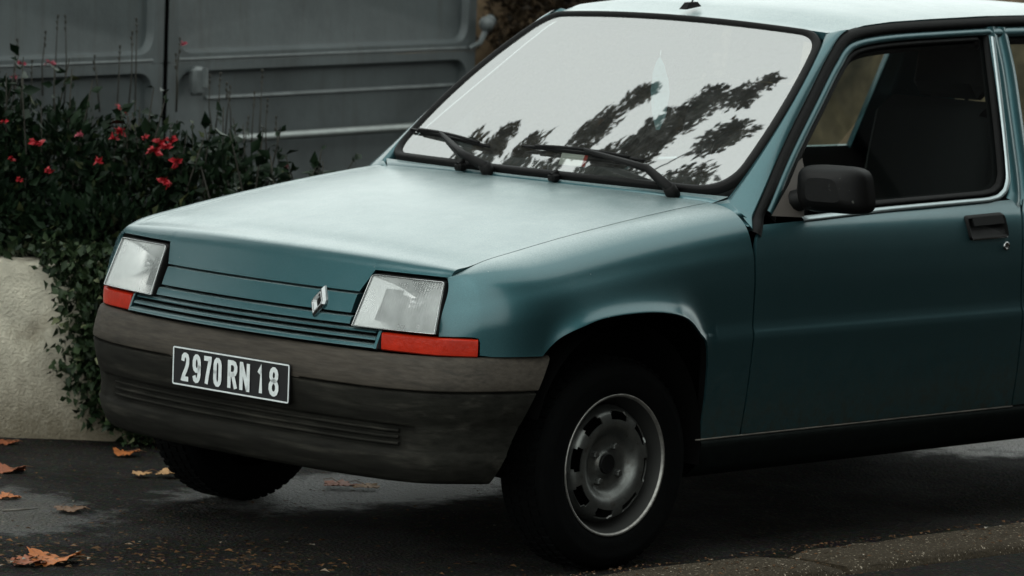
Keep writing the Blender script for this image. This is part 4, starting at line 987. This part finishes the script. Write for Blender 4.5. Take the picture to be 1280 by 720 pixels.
b = b.grid(rr).build('soil', mat('dark_soil', (.020, .015, .010), .95, var=.5, vscale=30, bump=1, bscale=40)); orient(b, (0, 0, 1)); b.parent = pln; b.matrix_parent_inverse = Matrix.Translation((1.8, -.3, 0))
# return wall of the planter running back on the right, mostly hidden behind ivy and car
e_ = MB(); PE = PF
def blk(s0, s1, d0, d1, z0, z1):
    v = [PF(s, d, z) for s in (s0, s1) for d in (d0, d1) for z in (z0, z1)]; return v, [(0, 1, 3, 2), (4, 6, 7, 5), (0, 4, 5, 1), (2, 3, 7, 6), (0, 2, 6, 4), (1, 5, 7, 3)]
e_.add(*blk(.50, .62, .17, 1.2, -.03, .51)); e_ = recalc(e_.build('planter_return', CONC, None, smooth=False)); e_.parent = pln; e_.matrix_parent_inverse = Matrix.Translation((1.8, -.3, 0))

def leaves(centers, dirs, size, aspect=.5, fold=.25, jitter=.35):
    """pointed folded leaves: 6 verts, 4 tris"""
    n = len(centers); c = np.asarray(centers); d = np.asarray(dirs, float); d = d+rng.normal(0, jitter, (n, 3)); d /= np.linalg.norm(d, axis=1)[:, None]
    r = rng.normal(size=(n, 3)); sd_ = np.cross(d, r); sd_ /= np.linalg.norm(sd_, axis=1)[:, None]; nm = np.cross(sd_, d)
    L_ = (np.asarray(size)*np.ones(n)*rng.uniform(.6, 1.3, n))[:, None]; W = L_*aspect
    p0 = c; p1 = c+d*L_*.45+sd_*W*.5+nm*W*fold; p2 = c+d*L_*.45-sd_*W*.5+nm*W*fold; p3 = c+d*L_-nm*L_*.12; pm = c+d*L_*.5-nm*W*.05
    V = np.stack([p0, p1, pm, p2, p3], 1).reshape(-1, 3); k = np.arange(n)*5
    F = np.stack([np.stack([k, k+1, k+2], 1), np.stack([k, k+2, k+3], 1), np.stack([k+1, k+4, k+2], 1), np.stack([k+2, k+4, k+3], 1)], 1).reshape(-1, 3)
    return V, F
def leaf_obj(name, V, F, mt, parent=None):
    me = bpy.data.meshes.new(name); me.vertices.add(len(V)); me.vertices.foreach_set('co', V.ravel().astype(np.float32)); me.loops.add(F.size); me.loops.foreach_set('vertex_index', F.ravel().astype(np.int32))
    me.polygons.add(len(F)); me.polygons.foreach_set('loop_start', (np.arange(len(F))*F.shape[1]).astype(np.int32)); me.update(calc_edges=True); me.materials.append(mt)
    o = bpy.data.objects.new(name, me); return link(o, parent)
SHRUB = leaf_mat('dark_shrub_leaf', (.004, .010, .005), (.013, .026, .012), (.045, .05, .02), .45)
TWIG = mat('dark_twig', (.018, .016, .010), .8, var=.3)
RED = mat('red_flower', (.34, .010, .018), .5, var=.25, vscale=60)
PINK = mat('pink_flower', (.36, .06, .09), .5, var=.25, vscale=60)
def ray_pt(px, py, dist):
    return Vector(CAM)+((r2*((px-640)/FOC)-u2*((py-360)/FOC)+fw))*dist
# the shrub stands in the planter, a little behind its face: bushy mounds
shr = empty('flowering_shrub', tuple(PF(.0, .5, .5))); tag(shr, 'bushy dark green shrub with small red flowers in the concrete planter', 'shrub')
INVS = Matrix.Translation(-Vector(shr.location))
mounds = []   # (s, d, z, rs, rd, rz)
for s, d, z, a_, b_, c_ in ((-1.05, .55, .77, .30, .34, .32), (-.75, .50, .75, .24, .30, .30), (-.48, .55, .78, .20, .28, .27), (-.27, .50, .71, .20, .28, .28), (-.04, .52, .67, .20, .28, .27), (.20, .50, .63, .20, .28, .25), (.42, .55, .61, .20, .28, .23), (.62, .62, .53, .18, .26, .17), (-.35, .25, .58, .4, .18, .20), (.1, .22, .54, .35, .18, .17), (-.9, .25, .60, .4, .18, .22)):
    mounds.append((s, d, z, a_, b_, c_))
cs = []; dr = []
for (s, d, z, a_, b_, c_) in mounds:
    n = int(5200*a_*b_*c_/.026)
    u = rng.normal(size=(n, 3)); u /= np.linalg.norm(u, axis=1)[:, None]; rad_ = rng.uniform(.25, 1, n)**.45*(1+.18*np.sin(u[:, 0]*7+u[:, 2]*5)*np.cos(u[:, 1]*6))
    q = u*rad_[:, None]*np.array([a_, b_, c_])
    for k in range(n):
        p = PF(s+q[k, 0], d+q[k, 1], z+q[k, 2])
        if p.z > .47: cs.append(p); dr.append(PF(u[k, 0], u[k, 1], 0)-PF(0, 0, 0)+Vector((0, 0, u[k, 2]+.2)))
# upright leafy shoots that break the outline
shoots = []
tw = MB()
for i in range(190):
    s = random.uniform(-1.2, .88); d = random.uniform(.3, .8); hgt = itp(s, [-1.15, -.4, .1, .5, .85], [1.10, 1.08, .99, .89, .76])*random.uniform(.84, 1.06)
    b0 = PF(s, d, .55); tip = PF(s+random.uniform(-.10, .10), d+random.uniform(-.08, .08), hgt)
    mid = (b0+tip)/2+Vector((random.uniform(-.03, .03), random.uniform(-.03, .03), 0))
    pts = [b0, (b0+mid)/2, mid, (mid+tip)/2, tip]; tw.tube(pts, [.004, .0035, .003, .0024, .0016], 4)
    for k in range(random.randint(8, 22)):
        t = random.uniform(.35, 1); p = b0.lerp(tip, t); cs.append(p); dr.append(Vector((random.uniform(-1, 1), random.uniform(-1, 1), .4)))
V, F = leaves(np.array([tuple(c) for c in cs]), np.array([tuple(c) for c in dr]), rng.choice([.024, .034, .050], len(cs), p=[.4, .4, .2]), .55)
fo = leaf_obj('foliage', V, F, SHRUB, shr); fo.matrix_parent_inverse = INVS
# bare thin stems with seed heads rising above (positions read off the photograph)
for px, y0, y1 in ((72, 130, 24), (82, 130, 24), (12, 120, 54), (22, 120, 54), (30, 120, 38), (57, 120, 44), (150, 150, 62), (165, 140, 44), (171, 140, 28), (118, 140, 74), (225, 140, 52), (220, 140, 72), (262, 170, 98), (283, 170, 108), (288, 170, 112), (275, 170, 96), (328, 200, 92), (318, 200, 120), (334, 200, 128), (310, 200, 150), (345, 220, 150), (40, 130, 80)):
    D_ = random.uniform(14.2, 14.5); a = ray_pt(px+random.uniform(-8, 8), y0, D_); b = ray_pt(px, y1, D_); m_ = (a+b)/2+Vector((random.uniform(-.012, .012), 0, 0))
    tw.tube([a, m_, b], [.0028, .0022, .0014], 4)
    for k in range(3): tw.tube([b+Vector((0, 0, -.02*k)), b+Vector((random.uniform(-.004, .004), 0, -.02*k+.014))], [.001, .005], 5)
t_ = tw.build('stems', TWIG, shr); t_.matrix_parent_inverse = INVS; tag(t_, kind='stuff')
def front_dist(px, py):
    d = (r2*((px-640)/FOC)-u2*((py-360)/FOC)+fw); best = 14.3; ca, sa = math.cos(R(48)), math.sin(R(48))
    for (s, dd, z, a_, b_, c_) in mounds:
        c = PF(s, dd, z); L3 = lambda v: np.array([(v.x*ca+v.y*sa)/a_/1.12, (-v.x*sa+v.y*ca)/b_/1.12, v.z/c_/1.12])
        o3 = L3(Vector(CAM)-c); d3 = L3(d); A_ = d3@d3; B_ = 2*o3@d3; C_ = o3@o3-1; D_ = B_*B_-4*A_*C_
        if D_ > 0: best = min(best, (-B_-math.sqrt(D_))/(2*A_))
    return best-.03
def flower(p, r, mt):
    mb = MB()
    for k in range(11):
        a = k*math.pi*2/11*2+random.uniform(-.5, .5); tl = random.uniform(-.9, 1.2)
        d = Vector((math.cos(a)*.7+.35, math.sin(a)*.7-.35, tl*.5)).normalized(); sd_ = d.orthogonal().normalized()
        sd_ = (Matrix.Rotation(random.uniform(0, 3), 3, d) @ sd_)
        q_ = r*random.uniform(.5, 1); nn_ = d.cross(sd_)*q_*.18; q = [p, p+d*q_*.5+sd_*q_*.30+nn_, p+d*q_, p+d*q_*.5-sd_*q_*.30+nn_]; mb.add(q, [(0, 1, 2), (0, 2, 3)])
    o = mb.build('flower', mt, shr, smooth=False); o.matrix_parent_inverse = INVS
for px, py, r, mt in ((45, 178, .032, RED), (60, 213, .024, RED), (25, 225, .022, RED), (15, 198, .018, RED), (5, 152, .018, RED), (26, 80, .028, PINK), (17, 97, .016, PINK), (62, 78, .024, PINK), (152, 136, .028, RED), (150, 165, .028, RED), (143, 172, .022, RED), (124, 202, .024, RED), (192, 188, .034, RED), (200, 178, .036, RED), (208, 183, .030, RED), (213, 176, .026, RED), (221, 202, .030, RED), (205, 226, .032, RED), (209, 230, .024, RED), (229, 54, .020, PINK), (100, 168, .022, PINK), (181, 172, .018, RED), (358, 208, .014, PINK)):
    flower(ray_pt(px, py, front_dist(px, py)), r, mt)
# variegated ivy spilling over the planter's right-hand end
IVY = leaf_mat('ivy_leaf', (.008, .017, .008), (.028, .044, .019), (.13, .14, .075), .4)
ivy = empty('ivy', tuple(PF(.18, -.05, 0))); tag(ivy, 'dark ivy with pale-edged leaves hanging down over the concrete planter wall', 'ivy')
INVI = Matrix.Translation(-Vector(ivy.location))
cs = []; dr = []; st = MB()
def edge_l(z): return itp(z, [0.02, .10, .2, .3, .40, .47, .52], [.10, .03, -.01, -.035, -.02, -.05, -.08])
for i in range(4200):
    z = random.uniform(.03, .58)**.85*.58**.15; s = random.triangular(edge_l(z), .62, edge_l(z)+.20)
    if random.random() < .06: s -= .04
    dd = -.01-abs(random.gauss(0, .045))*(1 if z < .5 else .5); cs.append(PF(s, dd, z)); dr.append(PF(random.uniform(-.6, .6), -.7, 0)-PF(0, 0, 0)+Vector((0, 0, random.uniform(-1, .1))))
for i in range(3000):
    z = random.uniform(.0, .54); s = random.uniform(edge_l(z)+.10, .64); cs.append(PF(s, -.01-abs(random.gauss(0, .05)), z)); dr.append(PF(random.uniform(-.6, .6), -.7, 0)-PF(0, 0, 0)+Vector((0, 0, random.uniform(-1, .1))))
for i in range(700):   # along the top edge towards the left
    s = random.uniform(-.75, .5)*(random.random()**.3); cs.append(PF(s, random.uniform(-.02, .2), .53+abs(random.gauss(0, .03)))); dr.append(PF(0, -.6, 0)-PF(0, 0, 0)+Vector((0, 0, random.uniform(-.3, .6))))
for i in range(24):
    s = random.uniform(.20, .5); p = [PF(s+random.uniform(-.012, .012)*k, -.015-.01*math.sin(k), .54-.09*k) for k in range(6)]; st.tube(p, .0025, 4)
V, F = leaves(np.array([tuple(c) for c in cs]), np.array([tuple(c) for c in dr]), .034, .62)
o = leaf_obj('foliage', V, F, IVY, ivy); o.matrix_parent_inverse = INVI
o = st.build('stems', TWIG, ivy); o.matrix_parent_inverse = INVI; tag(o, kind='stuff')

# ------------------------------------------------------------------ grey pressed-steel gate behind
GN = R(12)
GF = lambda s, z, d=0: Vector((-3.2-math.sin(GN)*s+math.cos(GN)*d, 1.855+math.cos(GN)*s+math.sin(GN)*d, z))   # s along the gate, d towards the camera
GATEM = mat('grey_painted_sheet_steel', (.080, .094, .096), .50, .15, var=.22, vscale=3, bump=.12, bscale=25, col2=(.052, .060, .061), c2scale=2.5, c2lo=.45, c2hi=.7)
def streaks(M_, col, amt):
    n = M_.node_tree; L = n.links; b = n.nodes['Principled BSDF']; src = b.inputs['Base Color'].links[0].from_socket
    tc = n.nodes.new('ShaderNodeTexCoord'); mp = n.nodes.new('ShaderNodeMapping'); mp.inputs['Scale'].default_value = (9, 9, .7); L.new(tc.outputs['Object'], mp.inputs[0])
    nz = n.nodes.new('ShaderNodeTexNoise'); nz.inputs['Scale'].default_value = 2.2; nz.inputs['Detail'].default_value = 8; nz.inputs['Roughness'].default_value = .7; L.new(mp.outputs[0], nz.inputs['Vector'])
    r = n.nodes.new('ShaderNodeMapRange'); r.inputs[1].default_value = .52; r.inputs[2].default_value = .72; r.inputs[3].default_value = 0; r.inputs[4].default_value = amt; L.new(nz.outputs[0], r.inputs[0])
    m_ = n.nodes.new('ShaderNodeMixRGB'); L.new(r.outputs[0], m_.inputs[0]); L.new(src, m_.inputs[1]); m_.inputs[2].default_value = (*col, 1); L.new(m_.outputs[0], b.inputs['Base Color'])
streaks(GATEM, (.040, .038, .030), .6)
GTRIM = mat('worn_grey_steel_edge', (.13, .145, .145), .45, .2, var=.35, vscale=14)
gate = empty('metal_gate', tuple(GF(0, 0))); tag(gate, 'dark grey sheet steel double gate with pressed panels behind the shrub', 'gate')
INVG = Matrix.Translation(-Vector(gate.location))
def gpart(mb, name, mt, parent=None, smooth=True, ang=40):
    o = recalc(mb.build(name, mt, None, smooth, ang)) if isinstance(mb, MB) else mb
    o.parent = parent or gate
    o.matrix_parent_inverse = INVG if parent is None else Matrix.Identity(4)
    return o
def leafpanel(s0, s1):
    zt, zb = 1.46, .08
    # frame face sheet with two recessed pressed panels
    def ringpanel(z0, z1, nm):
        out = [np.array(p) for p in ((s0, z0), (s1, z0), (s1, z1), (s0, z1))]
        inn = rounded([(s0+.055, z0+.03), (s1-.055, z0+.03), (s1-.055, z1-.03), (s0+.055, z1-.03)], .085, 8)
        inn = densify(inn, .12)
        c = np.array([(s0+s1)/2, (z0+z1)/2]); oo = []
        for p in inn:       # project outwards onto the rectangle
            v = p-c; k = min(((s1-s0)/2)/max(abs(v[0]), 1e-9), ((z1-z0)/2)/max(abs(v[1]), 1e-9)); oo.append(c+v*k)
        i2 = inset(inn, .012); i3 = inset(inn, .022)
        mb = MB(); mb.grid([[GF(p[0], p[1], 0) for p in oo], [GF(p[0], p[1], 0) for p in inn], [GF(p[0], p[1], -.006) for p in inset(inn, .004)], [GF(p[0], p[1], -.024) for p in i2], [GF(p[0], p[1], -.026) for p in i3]], closed=True)
        n = len(inn); b = len(mb.v); mb.v.append(tuple(GF(c[0], c[1], -.026)))
        for j in range(n): mb.f.append((4*n+j, 4*n+(j+1) % n, b))
        return gpart(mb, nm, GATEM)
    ringpanel(zb, 1.000, 'lower_panel'); ringpanel(1.001, zt, 'upper_panel')
    mb = MB(); mb.tube([GF(s0+.06, 1.012, .001), GF(s1-.06, 1.012, .001)], .0045, 6); gpart(mb, 'pressed_bead', GTRIM)
    if s0 > 0: mb = MB(); mb.tube([GF(s0+.25, .872, -.024), GF(s1-.1, .872, -.024)], .007, 6); gpart(mb, 'pressed_bead', GTRIM)
leafpanel(.012, 1.90); leafpanel(-1.90, -.012)
mb = MB(); mb.box((0, 0, 0), (.02, .02, .02)); mb.v = []; mb.f = []
v = [GF(s, z, d) for s in (-.045, .045) for d in (-.024, -.010) for z in (.05, 1.45)]; mb.add(v, [(0, 1, 3, 2), (4, 6, 7, 5), (0, 4, 5, 1), (2, 3, 7, 6), (0, 2, 6, 4), (1, 5, 7, 3)]); gpart(mb, 'centre_post', DARK, smooth=False)
mb = MB(); mb.tube([GF(.30, .730, .03), GF(1.55, .730, .03)], .0155, 12); mb.tube([GF(1.50, .732, .03), GF(1.56, .735, .03)], [.024, .028], 12); gpart(mb, 'tubular_rail', mat('pale_galvanised_tube', (.26, .28, .27), .4, .6, var=.2, vscale=20))
mb = MB(); mb.box((0, 0, 0), (1, 1, 1)); mb.v = []; mb.f = []
c0 = GF(.165, .935, .01); mb.box(c0, (.04, .055, .10), bev=.012); mb.tube([c0+Vector((.02, .02, .045)), c0+Vector((.02, .02, -.02))], .010, 8); gpart(mb, 'latch', GTRIM)
mb = MB()
for i, (rr_, dd) in enumerate(((.0, .07), (.018, .066), (.028, .05), (.030, .035), (.022, .015), (.014, 0))): pass
kn = GF(1.925, 1.10, .03)
mb.grid([[kn+Vector((.030*math.sin(f)*math.cos(a), .030*math.sin(f)*math.sin(a), .030*math.cos(f))) for a in np.linspace(0, 2*math.pi, 14, endpoint=False)] for f in np.linspace(.01, math.pi-.01, 9)], closed=True); mb.tube([kn+Vector((0, 0, -.02)), GF(1.90, 1.03, .02), GF(1.84, 1.01, .01)], [.012, .010, .008], 8); mb.tube([kn, GF(1.955, 1.115, .03)], [.018, .024], 10); gpart(mb, 'hinge_knob', GTRIM)
# brown rubble wall carrying on to the right, behind the car
STN = mat('brown_rubble_stone', (.30, .205, .12), .9, var=.5, vscale=7, bump=1, bscale=14, col2=(.09, .065, .038), c2scale=3.2, c2lo=.40, c2hi=.62)
sw = MB(); rr = []
for s in np.linspace(2.02, 14, 80):
    rr.append([GF(s, z, -.10+random.uniform(-.02, .02)) for z in np.linspace(-.05, 1.40, 16)]+[GF(s, 1.43, -.15), GF(s, 1.41, -.45), GF(s, 0, -.45)])
sw.grid(rr); k = len(rr[0]); sw.f.append(tuple(range(k))); o = recalc(sw.build('stone_wall', STN)); tag(o, 'mottled brown rubble stone wall beyond the gate behind the car', 'wall')

# ------------------------------------------------------------------ fallen leaves and litter
LEAFM = [mat('fallen_leaf_%s' % nme, c, .6, var=.35, vscale=60) for nme, c in (('orange', (.36, .11, .025)), ('tan', (.40, .22, .09)), ('rust', (.22, .06, .02)), ('brown', (.13, .065, .03)))]
def lobed(px, py, size, rot, mt, label, curl=.35, z=.001, grp='fallen autumn leaves'):
    d = (r2*((px-640)/FOC)-u2*((py-360)/FOC)+fw); t = (z-CAM[2])/d.z; p = Vector(CAM)+d*t
    n = 40; vs = [p+Vector((0, 0, .004))]; prof = []
    for k in range(n):
        a = 2*math.pi*k/n; lob = .62+.30*abs(math.sin(2.5*a+.4))**.7+.08*math.sin(17*a)+random.uniform(-.05, .05)
        rr_ = size*lob; x = math.cos(a+rot)*rr_; y = math.sin(a+rot)*rr_; h = .7*curl*rr_*(.35+.65*math.sin(2*a+rot*3))+random.uniform(-.002, .005)
        vs.append(p+Vector((x, y, h)))
    mid = [p+(v-p)*.5-Vector((0, 0, (v-p).z*.25)) for v in vs[1:]]
    fs = []
    V = vs+mid
    for k in range(n):
        k2 = (k+1) % n; fs.append((0, 1+n+k, 1+n+k2)); fs.append((1+n+k, 1+k, 1+k2, 1+n+k2))
    V = [v-p for v in V]
    o = mesh('fallen_leaf', V, fs, mt); o.location = p; thick(o, .0012)
    stalk = MB().tube([(0, 0, .004), (math.cos(rot)*size*.9, math.sin(rot)*size*.9, .012), (math.cos(rot+.2)*size*1.35, math.sin(rot+.2)*size*1.35, .006)], .0012, 4).build('stalk', LEAFM[3], o)
    tag(o, label, 'leaf', grp); return o
lobed(8, 553, .040, .3, LEAFM[2], 'curled rust brown leaf at the foot of the planter', .2)
lobed(12, 588, .054, 1.2, LEAFM[2], 'large crumpled rust leaf at the left edge on the asphalt', .45)
lobed(10, 621, .040, 2.2, LEAFM[0], 'flat orange leaf beside a fallen twig at left edge', .2)
lobed(157, 566, .045, .5, LEAFM[0], 'curled orange leaf below the ivy near the bumper corner', .35)
lobed(178, 592, .032, 1.0, LEAFM[1], 'small tan leaf, left one of the close pair in front of the bumper', .2)
lobed(212, 592, .040, 2.5, LEAFM[1], 'pale tan curled leaf, right one of the close pair by the bumper', .28)
lobed(88, 636, .047, .1, LEAFM[3], 'flat dull brown leaf out on the open asphalt', .15)
lobed(68, 699, .076, .7, LEAFM[0], 'big bright orange leaf in the litter at lower left', .45)
lobed(36, 703, .050, 1.9, LEAFM[2], 'dark rust leaf lying against the big orange leaf', .3)
lobed(425, 606, .054, 2.9, LEAFM[2], 'wet rust leaf on the ground under the front bumper', .15)
lobed(458, 608, .043, 3.3, LEAFM[1], 'pale straw coloured leaf lying under the front bumper', .10)
tg = MB(); 
def gp(px, py, z=.008):
    d = (r2*((px-640)/FOC)-u2*((py-360)/FOC)+fw); return Vector(CAM)+d*((z-CAM[2])/d.z)
tg.tube([gp(4, 638), gp(25, 637, .014), gp(48, 635)], [.004, .0035, .002], 5); o = tg.build('twig', mat('wet_twig', (.10, .09, .075), .4)); tag(o, 'thin wet twig lying on the asphalt at left', 'twig')
# crumbs of leaf and grit
lit = MB(); litp = []
def inroad(p): return p.x < kx(p.y)-.01
for i in range(420):
    px = random.uniform(-60, 420)*(1 if random.random() < .75 else 1.6); py = 720-abs(random.gauss(0, 22))-itp(px, [0, 250, 600], [12, 8, 0]); p = gp(px, min(py, 760), .006)
    litp.append((p, random.uniform(.004, .014)))
for i in range(420): p = gp(random.uniform(-40, 640), random.uniform(560, 720), .005); litp.append((p, random.uniform(.003, .009)))
for p, r_ in litp:
    if not inroad(p): p.z += .085
    a = random.uniform(0, 6.28); h = random.uniform(.1, .6)*r_
    lit.add([p+Vector((math.cos(a)*r_, math.sin(a)*r_, 0)), p+Vector((-math.sin(a)*r_*.6, math.cos(a)*r_*.6, h)), p+Vector((-math.cos(a)*r_*.9, -math.sin(a)*r_*.9, h*.3)), p+Vector((math.sin(a)*r_*.6, -math.cos(a)*r_*.6, h*.6))], [(0, 1, 2, 3)])
LIT = leaf_mat('litter_crumbs', (.020, .014, .008), (.12, .060, .026), (.28, .26, .22), .7)
o = lit.build('leaf_litter', LIT, smooth=False); tag(o, 'brown crumbs of leaf and grit scattered along the road edge', 'litter', kind='stuff')
gr = MB()
for i in range(2600):
    y = random.uniform(-1.2, 2.2); x = kx(y)+random.choice([abs(random.gauss(0, .02))-.005, random.uniform(0, .25), .25+abs(random.gauss(0, .03))]); r_ = random.uniform(.002, .010)*random.random()**.5; p = Vector((x, y, .086 if .01 < x-kx(y) < .24 else .055)); a = random.uniform(0, 6.28)
    gr.add([p+Vector((math.cos(a)*r_, math.sin(a)*r_, 0)), p+Vector((-math.sin(a)*r_*.7, math.cos(a)*r_*.7, r_*.5)), p+Vector((-math.cos(a)*r_, -math.sin(a)*r_, r_*.2)), p+Vector((math.sin(a)*r_*.7, -math.cos(a)*r_*.7, r_*.4))], [(0, 1, 2, 3)])
o = gr.build('grit', LIT, smooth=False); tag(o, 'fine pale grit and crumbs lying on the kerb stones', 'grit', kind='stuff')

# ------------------------------------------------------------------ unseen street side; house and front trees added to darken the car
HOUSE = mat('dark_brick_house', (.018, .015, .013), .9, var=.3, vscale=2, bump=.3, bscale=10)
def house(x0, x1, y0, y1, h, label, face):
    e = empty('added_dark_house', ((x0+x1)/2, (y0+y1)/2, 0)); tag(e, label, 'house'); inv = Matrix.Translation(-Vector(e.location))
    def pt(mb, n, mt, par=None):
        o = mb.build(n, mt, None, smooth=False); o.parent = par or e
        if not par: o.matrix_parent_inverse = inv
        return o
    mb = MB(); mb.box(((x0+x1)/2, (y0+y1)/2, h/2), (x1-x0, y1-y0, h)); pt(mb, 'wall', HOUSE)
    mb = MB(); xm = (x0+x1)/2; v = [(x0-.4, y0-.4, h), (x1+.4, y0-.4, h), (x1+.4, y1+.4, h), (x0-.4, y1+.4, h), (xm, y0-.2, h+2.4), (xm, y1+.2, h+2.4)]; mb.add(v, [(0, 1, 4), (1, 2, 5, 4), (2, 3, 5), (3, 0, 4, 5), (3, 2, 1, 0)]); pt(mb, 'roof', mat('slate_roof', (.025, .026, .028), .6, var=.3))
    fx = x0 if face < 0 else x1
    for i, yy_ in enumerate(np.arange(y0+1.6, y1-1, 2.6)):
        for zz in (1.5, 4.3, 7.1):
            if zz+1 > h: continue
            mb = MB(); mb.box((fx+face*.03, yy_, zz), (.08, 1.0, 1.4)); w_ = pt(mb, 'window', BLACK); 
            mb = MB(); mb.box((fx+face*.08, yy_, zz-.74), (.16, 1.15, .07)); mb.build('sill', HOUSE, w_, smooth=False)
            w_.data
    return e
house(5.0, 12, -1.4, 18, 6.6, 'low dark house added out of view along the pavement to darken the car side', -1)  # added out of view so the car's side reflects something dark
TREEL = leaf_mat('street_tree_leaf', (.018, .022, .008), (.055, .042, .015), (.10, .055, .018), .6)
BARK = mat('bark', (.035, .028, .020), .9, var=.4, vscale=10, bump=1, bscale=20)
def tree(base, h, cr, label, n=6000, lean=(0, 0), leafs=.16, flat=1.0, blobs=None):
    base = Vector(base); e = empty('unseen_tree', tuple(base)); tag(e, label, 'tree', 'trees along the street')
    tr = MB(); top = Vector((lean[0], lean[1], h)); tr.tube([(0, 0, -.1), (lean[0]*.1, lean[1]*.1, h*.25), (lean[0]*.4, lean[1]*.4, h*.55), tuple(top*.9)], [.22, .17, .12, .04], 10)
    cs = []; bl = blobs or [(Vector((random.gauss(0, cr*.5), random.gauss(0, cr*.5), h*.72+random.gauss(0, cr*.42*flat)))+Vector((lean[0], lean[1], 0))*.8, random.uniform(.22, .45)*cr) for _ in range(26)]
    for c, r_ in bl:
        c = Vector(c); tr.tube([Vector((lean[0]*.3, lean[1]*.3, h*.42)), c*.5+Vector((lean[0]*.2, lean[1]*.2, h*.25)), c], [.06, .035, .012], 5)
        k = int(n*r_**2/sum(b[1]**2 for b in bl)); u = rng.normal(size=(k, 3)); u /= np.linalg.norm(u, axis=1)[:, None]; u *= (rng.uniform(0, 1, k)**.5)[:, None]*r_*np.array([1, 1, .75]); cs.append(u+np.array(c))
    t = tr.build('trunk', BARK, e)
    cs = np.concatenate(cs); V, F = leaves(cs, rng.normal(size=(len(cs), 3)), leafs, .65); leaf_obj('crown', V, F, TREEL, e); return e
tree((-12, -9, 0), 14, 4.6, 'broad autumn tree added out of view ahead of the car to darken its front', 15000, leafs=.24)  # this and the next three: unseen trees added to keep the front dark
tree((-8, -13, 0), 14, 4.4, 'tall tree added out of view ahead of the bonnet to block sky light', 12000, leafs=.24)
tree((-17, -4, 0), 12, 4.0, 'autumn tree added out of view beyond the planter to block sky light', 7000, leafs=.24)
tree((-14, -15, 0), 15, 4.6, 'tallest tree added out of view past the yard to block sky light', 8000, leafs=.24)
# brown scrub against the wall just past the gate
scr = empty('brown_scrub', tuple(GF(2.4, 0, .1))); tag(scr, 'dry brown scrub growing against the wall past the gate', 'bush')
n_ = 11000; ss = rng.uniform(1.98, 3.6, n_); zz_ = rng.uniform(.1, 1.5, n_)*(1-.08*(ss-2)); dd_ = np.abs(rng.normal(0, .12, n_))
cs = np.array([tuple(GF(a, b, c-.05)) for a, b, c in zip(ss, zz_, dd_)]); V, F = leaves(cs, rng.normal(size=(n_, 3))+np.array([.4, -.4, .2]), .045, .5)
o = leaf_obj('foliage', V, F, leaf_mat('dry_scrub_leaf', (.010, .007, .004), (.045, .028, .014), (.07, .05, .03), .7), scr); o.matrix_parent_inverse = Matrix.Translation(-Vector(scr.location))

# a tree at the corner of the yard whose ragged crown is mirrored low in the windscreen
BL = [((-6.3, 1.45, 6.0), .28), ((-6.6, 1.6, 5.6), .22), ((-5.9, 1.1, 6.4), .30), ((-5.2, 1.05, 7.0), .34), ((-5.0, 1.45, 7.2), .24), ((-4.3, .75, 7.6), .45), ((-4.1, 1.15, 7.75), .32), ((-3.7, 1.2, 8.0), .26), ((-3.6, 1.5, 8.1), .16), ((-3.4, .45, 8.0), .35), ((-4.6, .1, 7.4), .7), ((-5.6, .2, 6.6), .7), ((-6.4, .3, 5.8), .6), ((-4.6, -1.2, 7.2), 1.0), ((-5.8, -1.4, 6.2), 1.0), ((-5.2, -2.6, 7.6), 1.1), ((-3.6, -.7, 8.2), .7), ((-6.2, -3.2, 6.6), 1.1), ((-4.2, -2.2, 8.6), 1.0)]
TB = Vector((-5.6, -2.4, 0))
tree(TB, 9, 3, 'autumn tree at the yard corner, its crown mirrored in the windscreen', 34000, (.3, .6), .11, 1, [(Vector(c)-TB, r_) for c, r_ in BL])
